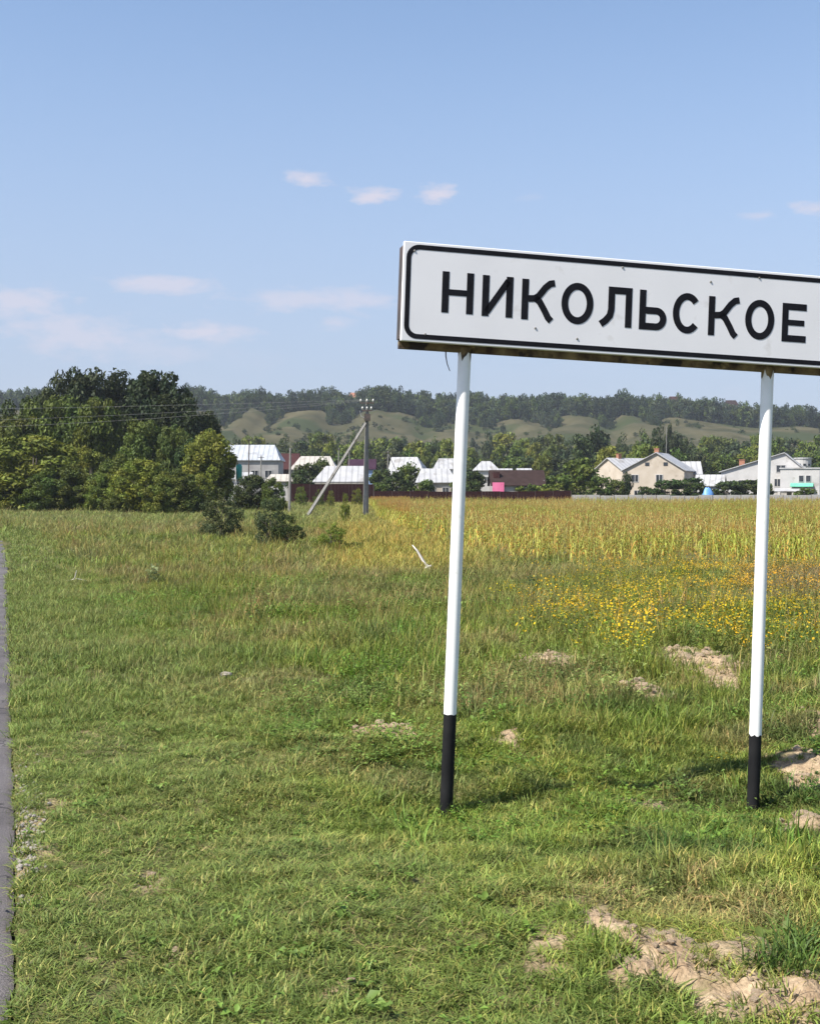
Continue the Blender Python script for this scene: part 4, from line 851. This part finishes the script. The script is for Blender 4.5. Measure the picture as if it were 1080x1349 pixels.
# ------------------------------------------------------------------ grass, weeds, maize
def pix(x, y): return CX + np.asarray(x) / np.asarray(y) * F
def corn_front(px): return np.interp(px, [300, 484, 500, 530, 570, 620, 700, 800, 1100, 1500], [400, 175, 92, 66, 54, 45, 38, 36, 35, 35])
def tints(x, y):
    n = len(x); a = fbm(x * .5, y * .5, 41); b = fbm(x * 1.7, y * 1.7, 43); c = fbm(x * .16, y * .16, 47); px = pix(x, y)
    g1 = np.array([.138, .198, .024]); g2 = np.array([.195, .245, .032]); g3 = np.array([.28, .235, .10]); g4 = np.array([.070, .122, .022])
    t = g1[None] * np.ones((n, 1))
    def mix(t, col, f): f = np.clip(f, 0, 1)[:, None]; return t * (1 - f) + np.asarray(col)[None] * f
    t = mix(t, g2, (a - .42) * 5); t = mix(t, g4, (.47 - b) * 6)
    t = mix(t, g3, np.clip((fbm(x * .9, y * .9, 51) - .54) * 5, 0, .6)); t = mix(t, (.21, .205, .06), np.clip((fbm(x * 4, y * 4, 53) - .54) * 5, 0, .5)); t = mix(t, (.135, .225, .024), np.clip((fbm(x * 2.2, y * 2.2, 57) - .54) * 7, 0, .65)); t = mix(t, (.06, .11, .02), np.clip((fbm(x * 3.1, y * 3.1, 58) - .58) * 8, 0, .7))
    t = mix(t, (.20, .172, .075), sstep(14, 26, y) * np.clip((c - .46) * 2.2, 0, .4) * (road_dist(x, y) > 2.2))
    t = mix(t, (.19, .155, .085), sstep(16, 22, y) * sstep(36, 28, y) * sstep(930, 1000, px) * .7)
    t = mix(t, (.31, .295, .05), sstep(27, 36, y + (c - .5) * 10) * sstep(400, 470, px) * sstep(680, 600, px) * .8)
    t = mix(t, (.135, .20, .042), np.clip(1.15 - road_dist(x, y) / 2.4, 0, .8))
    t = mix(t, (.15, .20, .06), sstep(60, 90, y) * .4)
    t = mix(t, (.235, .225, .085), np.full(n, .16)); return t * rng.uniform(.86, 1.36, (n, 1))
def hfac(x, y):
    d = road_dist(x, y); sl = soil_mask(x, y - .35)[0]; h = (1 - .45 * np.clip(sl, 0, 1)) * np.interp(y, [0, 6.5, 8.5, 14, 30, 60], [.8, .85, 1.1, 1.45, 1.7, 2.2]) * (.5 + 1.0 * fbm(x * .7, y * .7, 61)) * (.35 + 1.3 * fbm(x * 3.3, y * 3.3, 66, 3))
    return h * np.interp(d, [0, .5, 2.0, 3.2], [.5, .55, .65, 1]) * np.where((y > 8), 1, 1)
turf = [blades('tuft', s, 22, .085, .0060, .050, .9, dry=.2) for s in range(4)] + [blades('tuft', 10 + s, 22, .07, .0075, .055, 1.3, dry=.26, curl=.6) for s in range(3)]
rough_ = [blades('rough_tuft', 20 + s, 24, .13, .006, .075, .75, seedhead=.12, dry=.14) for s in range(4)]
tallg = [blades('tall_tuft', 30 + s, 20, .20, .0075, .10, .55, seedhead=.45, dry=.35, segs=2) for s in range(3)]
weed = [leafy('weed', 50 + s, 30, .12, .05, .5, stems=5) for s in range(3)] + [leafy('rosette', 60 + s, 16, .05, .085, .3, stems=4) for s in range(2)]
flow = [leafy('flowering_weed', 70 + s, 26, .38, .06, .45, flower=(3.1, 1.7, .35), nf=22, fsize=.011, stems=7) for s in range(3)]

def sample(n, y0, y1, p=1.0, wl=.43, wr=.43, m=1.6):
    u = rng.uniform(0, 1, n); y = (y0 ** p + u * (y1 ** p - y0 ** p)) ** (1 / p); x = rng.uniform(-1, 1, n); x = np.where(x < 0, x * (wl * y + m), x * (wr * y + m)); return x, y
def keep(x, y, sm_=1.0, edge=.02):
    z, s = ground_z(x, y, True); ok = (road_dist(x, y) > edge + rng.uniform(-.035, .03, len(x)) * (1 + .8 * (fbm(x * 0, y * 2.2, 63) > .55))) & (rng.uniform(0, 1, len(x)) > s * sm_)
    return ok, z
def layer(name, label, n, y0, y1, variants, sc, p=1.0, cond=None, tmul=None, wpow=0.0, sm_=.97, cat='grass', hp=True, tilt=.12):
    x, y = sample(n, y0, y1, p); ok, z = keep(x, y, sm_); ok &= ~((y > corn_front(pix(x, y))) & (y < 176))
    if cond is not None: ok &= cond(x, y)
    x, y, z = x[ok], y[ok], z[ok]; k = len(x); h = (hfac(x, y) if hp else np.ones(k)) * rng.uniform(.7, 1.25, k); wd = (np.maximum(y, 4) / 4) ** wpow
    scl = np.stack([sc * wd * (.6 + .4*h), sc * wd * (.6 + .4*h), sc * h], 1); t = tints(x, y)
    if tmul is not None: t = t * np.asarray(tmul)
    return scatter(name, label, cat, np.stack([x, y, z - .006], 1), rng.uniform(0, 6.28, k), scl, t, rng.integers(0, len(variants), k), variants, rng.normal(0, tilt, (k, 2)))
layer('grass', 'short green turf around the sign posts', 52000, 2.3, 9.5, turf, 1.0, 1.35)
layer('rough_grass', 'longer rough grass on the verge behind the sign', 46000, 7.5, 30, rough_, 1.0, 1.4, wpow=.25)
layer('meadow_grass', 'rough meadow grass spreading to the thicket', 46000, 26, 172, rough_, 1.25, 1.2, wpow=.38)
layer('dry_grass', 'dry seeding grass mixed through the meadow', 9000, 9, 75, tallg, .9, 1.3, cond=lambda x, y: (fbm(x * .3, y * .3, 71) > .52) & (road_dist(x, y) > 1.9), tmul=(1.15, 1.03, 1.0), wpow=.2)
layer('ground_weeds', 'low broad-leaved weeds growing among the turf', 2200, 2.6, 24, weed, .62, 1.4, cond=lambda x, y: fbm(x * 1.1, y * 1.1, 75) > .46, tmul=(.9, 1.05, .9), hp=False, cat='weeds')
layer('soil_grass', 'sparse blades growing out of the bare soil', 9000, 2.6, 20, turf + rough_, .85, 1.4, cond=lambda x, y: soil_mask(x, y)[0] > .3, sm_=.45)
layer('lush_clumps', 'dark lush grass clumps around the bare soil', 1700, 5, 24, rough_, 1.45, 1.3, cond=lambda x, y: fbm(x * .6 + 9, y * .6, 79) > .60, tmul=(.72, .95, .85))
layer('tussocks', 'tussocks of taller grass scattered over the turf', 4600, 2.6, 30, rough_, 1.15, 1.3, cond=lambda x, y: (fbm(x * 1.3 + 3, y * 1.3, 89) > .54) & (road_dist(x, y) > .8), tmul=(.85, .95, .8))
straw = [blades('straw', 90 + s_, 7, .05, .0035, .06, 3.2, dry=1.0, curl=.2) for s_ in range(3)]
layer('dead_straw', 'dead straw lying matted through the turf', 8000, 2.4, 14, straw, 1.0, 1.5, cond=lambda x, y: fbm(x * 1.6, y * 1.6, 97) > .47, tmul=(1.25, 1.0, 1.6), hp=False)
weed2 = [leafy('leafy_weed', 450 + s_, 80, .15, .034, .7, stems=10) for s_ in range(3)]
layer('leafy_weeds', 'bushy fresh green weeds growing in clumps behind the sign posts', 4200, 5.0, 26, weed2, 1.0, 1.2, cond=lambda x, y: (fbm(x * .8, y * .8, 99) > .53) & (road_dist(x, y) > 1.5), tmul=(.8, 1.0, .85), cat='weeds', wpow=.15)
def wildflowers():
    x, y = sample(7600, 10.2, 34, 1.3, .43, .43); px = pix(x, y); py = HZ + (EYE - base_z(y)) / y * F
    f = sstep(680, 800, px + (fbm(x * .5, y * .5, 81) - .5) * 240) * sstep(925, 850, py + (fbm(x * .8, y * .8, 83) - .5) * 130) * sstep(740, 770, py)
    ok, z = keep(x, y, .9); ok &= rng.uniform(0, 1, len(x)) < f * (.25 + .75 * sstep(.36, .58, fbm(x * .8, y * .8, 85))); x, y, z = x[ok], y[ok], z[ok]; k = len(x)
    scatter('wildflowers', 'yellow-orange wildflowers between the sign posts and the maize', 'wildflowers', np.stack([x, y, z], 1), rng.uniform(0, 6.28, k), rng.uniform(.7, 1.15, k), tints(x, y) * [.95, 1, .8], rng.integers(0, 3, k), flow)
    for (px_, py_) in ((935, 1003), (945, 1000), (926, 1001)):
        x, y = on_ground(px_, py_); o = link('flowering_weed', flow[0]); o.location = (x, y, gz(x, y)); o.scale = (.5, .5, .45); o['tint'] = [.13, .17, .04]
        tag(o, 'small yellow flowering weed alone in the turf beside the striped post', 'weed', 'yellow weeds in the turf beside the post')
wildflowers()
def maize_field():
    var = [maize('maize_plant', 300 + s) for s in range(5)]
    x, y = sample(26000, 34, 174, 1.25, .06, .46, 2); px = pix(x, y); ok = y > corn_front(px) + (fbm(x * .3, y * .3, 91) - .5) * 14; x, y = x[ok], y[ok]
    # sown in rows
    rowd = .7; a = math.radians(10); v = x * -math.sin(a) + y * math.cos(a); u = x * math.cos(a) + y * math.sin(a); v = np.round(v / rowd) * rowd + rng.normal(0, .06, len(v)); x = u * math.cos(a) - v * math.sin(a); y = u * math.sin(a) + v * math.cos(a)
    z = ground_z(x, y); k = len(x); s = rng.uniform(.72, 1.12, k) * (.75 + .5 * fbm(x * .12, y * .12, 93)); g = np.clip((fbm(x * .22, y * .10, 95) - .42) * 4, 0, 1)[:, None]
    front = sstep(16, 2, y - corn_front(pix(x, y)))[:, None]
    t = np.array([.49, .345, .125]) * (1 - g) + np.array([.38, .325, .075]) * g; t = t * (1 - front*.5) + np.array([.44, .37, .06]) * front*.5; t *= rng.uniform(.75, 1.2, (k, 1))
    rot = rng.uniform(0, 6.28, k); idx = rng.integers(0, 5, k); P = np.stack([x, y, z - .02], 1)
    pxx = pix(x, y); order = np.argsort(y + np.where((pxx > 470) & (pxx < 1085), 0, 1e4)); own = order[:280]; rest = order[280:]
    for i in own:
        o = link('maize_plant', var[idx[i]]); o.location = P[i]; o.rotation_euler = (0, 0, rot[i]); o.scale = (s[i],) * 3; o['tint'] = [float(q) for q in t[i]]
        tag(o, 'yellowing maize plant in the front rows of the field', 'maize', 'maize plants along the field front')
    scatter('maize_crop', 'ripening maize field stretching back to the village fences', 'maize', P[rest], rot[rest], s[rest], t[rest], idx[rest], var)
maize_field()

# ------------------------------------------------------------------ clods, stones, stick, single weeds
def lump(name, seed, mat, k=2):
    import bmesh
    bm = bmesh.new(); bmesh.ops.create_icosphere(bm, subdivisions=k, radius=1)
    for v in bm.verts:
        p = v.co; f = .55 + .95 * float(fbm(np.array([p.x*2.2 + seed*7 + p.z]), np.array([p.y*2.2 + p.z*2.9]), seed, 3)[0]); v.co = p * f; v.co.z *= .7
    me = bpy.data.meshes.new(name); bm.to_mesh(me); bm.free(); me.materials.append(M[mat]); return me
clods = [lump('soil_clod', s, 'clod') for s in range(5)]
r_ = random.Random(11)
def clod(px, py, wpx, label, group):
    x, y = on_ground(px, py); s = wpx / F * y / 2; o = link('soil_clod', clods[r_.randrange(5)]); o.location = (x, y, gz(x, y) + s*.02); o.scale = (s, s*r_.uniform(.7, 1.1), s*r_.uniform(.6, .95)); o.rotation_euler = (r_.uniform(-.3, .3), r_.uniform(-.3, .3), r_.uniform(0, 6.28))
    tag(o, label, 'clod', group)
for (px, py, w, h, n, a, b, lab, grp) in [(870, 1290, 110, 45, 24, 7, 20, 'crumbly pale earth clod in the bare patch in front of the sign', 'clods of the big bare patch'), (1000, 1310, 60, 35, 12, 7, 18, 'crumbly pale earth clod in the bare patch in front of the sign', 'clods of the big bare patch'),
     (938, 888, 46, 16, 16, 8, 20, 'dry earth clod on the mound behind the second post', 'clods on the mound'), (1066, 1052, 26, 12, 12, 10, 24, 'broken earth clod heaped beside the second post', 'clods heaped beside the post'), (1072, 990, 20, 25, 8, 9, 20, 'broken earth clod heaped beside the second post', 'clods heaped beside the post'),
     (720, 877, 34, 9, 7, 8, 16, 'earth clod in the small bare patch between the posts', 'clods between the posts'), (848, 920, 34, 9, 7, 9, 18, 'earth clod in the small bare patch between the posts', 'clods between the posts'), (515, 969, 36, 5, 6, 8, 16, 'earth clod in the thin bare streak beside the first post', 'clods beside the first post'), (556, 826, 24, 5, 5, 8, 15, 'earth clod in the bare streak far behind the first post', 'clods behind the first post')]:
    for i in range(n): clod(px + r_.gauss(0, .45)*w, py + r_.gauss(0, .45)*h, r_.uniform(a, b), lab, grp)
def crumbs():
    x, y = sample(60000, 2.8, 17, 1.5); m = soil_mask(x, y)[0]; ok = (m > .35) & (road_dist(x, y) > .25) & (rng.uniform(0, 1, len(x)) < m * .8) & (x > -1.2); x, y = x[ok], y[ok]; k = len(x); s = rng.uniform(.003, .009, k) * rng.choice([1, 1, 1, 1, 1.6, 2.6], k) * (y / 4) ** .2
    scatter('loose_soil', 'crumbs of dry pale earth lying on the bare patches', 'soil', np.stack([x, y, ground_z(x, y) + s * .2], 1), rng.uniform(0, 6.28, k), s, np.ones((k, 3)) * .4, rng.integers(0, 3, k), [lump('soil_crumb', 20 + i, 'clod', 1) for i in range(3)])
crumbs()
for (px, py, w) in ((298, 899, 14),):
    x, y = on_ground(px, py); s = w/F*y/2; o = link('stone', lump('stone', 9, 'stone')); o.location = (x, y, gz(x, y) + s*.6); o.scale = (s, s, s*.9); tag(o, 'single pale stone lying in the rough grass', 'stone')
peb = lump('pebble', 12, 'stone', 1)
def gravel():
    n = 420; x = []; y = []
    for _ in range(n):
        a, b = on_ground(r_.gauss(38, 11), r_.gauss(1105, 42)); x.append(a); y.append(b)
    x = np.array(x); y = np.array(y); ok = road_dist(x, y) > -.05; x, y = x[ok], y[ok]; k = len(x)
    scatter('shoulder_gravel', 'loose gravel along the broken asphalt edge', 'gravel', np.stack([x, y, ground_z(x, y) + .002], 1), rng.uniform(0, 6.28, k), rng.uniform(.003, .012, k), np.ones((k, 3)) * .4, np.zeros(k, int), [peb])
gravel()
def stick():
    a = on_ground(566, 758); x, Y = a; z0 = gz(x, Y); k = Y/F; o = MB()
    o.tube([(0, 0, -.05), (-2*k, 0, 8*k), (-9*k, .05, 17*k), (-17*k, .05, 30*k), (-23*k, .05, 37*k)], [.05, .05, .035, .025, .012], 7); o.tube([(-6*k, 0, 6*k), (2*k, -.02, 10*k)], [.045, .03], 6)
    s = o.build('broken_branch', 'dead_wood', None, True); s.location = (x, Y, z0); tag(s, 'bleached broken branch sticking up out of the grass', 'branch')
stick()
x, Y = on_ground(96, 771)
o = MB(); k = Y/F; o.tube([(-18*k, 0, .05), (-6*k, .1, .07), (4*k, 0, .12), (20*k, .1, .06)], [.012, .016, .014, .006], 5); o.tube([(2*k, 0, .1), (5*k, 0, .3)], [.01, .005], 5); s = o.build('fallen_twig', 'dead_wood'); s.location = (x, Y, gz(x, Y)); tag(s, 'bleached twig lying in the mown verge by the road', 'twig')
for (px, py, h, w, lab) in ((203, 775, 34, 30, 'tall pale weed standing in the grass beyond the mown verge'), (700, 785, 26, 34, 'dark bushy weed in the rough grass behind the sign')):
    x, Y = on_ground(px, py); o = link('weed', leafy('weed_plant', int(px), 60, 1.0, .30, .8, stems=7)); o.location = (x, Y, gz(x, Y)); o.scale = (w/F*Y, w/F*Y, h/F*Y); o['tint'] = [.10, .15, .05] if px != 203 else [.2, .24, .11]; tag(o, lab, 'weed')

for i, (px, py, sc_) in enumerate(((1030, 1296, 1.15), (1064, 1272, 1.3), (1000, 1308, .95), (1046, 1318, 1.0))):
    x, Y = on_ground(px, py); o = link('grass_clump', blades('coarse_clump', 400 + i, 60, .12, .0065, .06, 1.0, dry=.06)); o.location = (x, Y, gz(x, Y) - .01); o.scale = (sc_,) * 3; o['tint'] = [.085, .145, .026]; tag(o, 'coarse dark green grass clump at the edge of the big bare patch', 'grass clump', 'coarse grass clumps by the bare patch')
# ------------------------------------------------------------------ the air
def haze():
    b = MB(); b.box((0, 1100, 55), (3100, 2500, 122)); m = bpy.data.materials.new('air'); m.use_nodes = True; nt = m.node_tree; nt.nodes.clear()
    out = nt.nodes.new('ShaderNodeOutputMaterial'); v = nt.nodes.new('ShaderNodeVolumePrincipled'); v.inputs['Color'].default_value = (.80, .87, .97, 1); v.inputs['Density'].default_value = .00015; v.inputs['Anisotropy'].default_value = .1
    nt.links.new(v.outputs[0], out.inputs['Volume']); M['air'] = m; o = b.build('haze', 'air'); tag(o, 'pale summer haze over the valley', 'haze', kind='stuff')
haze()
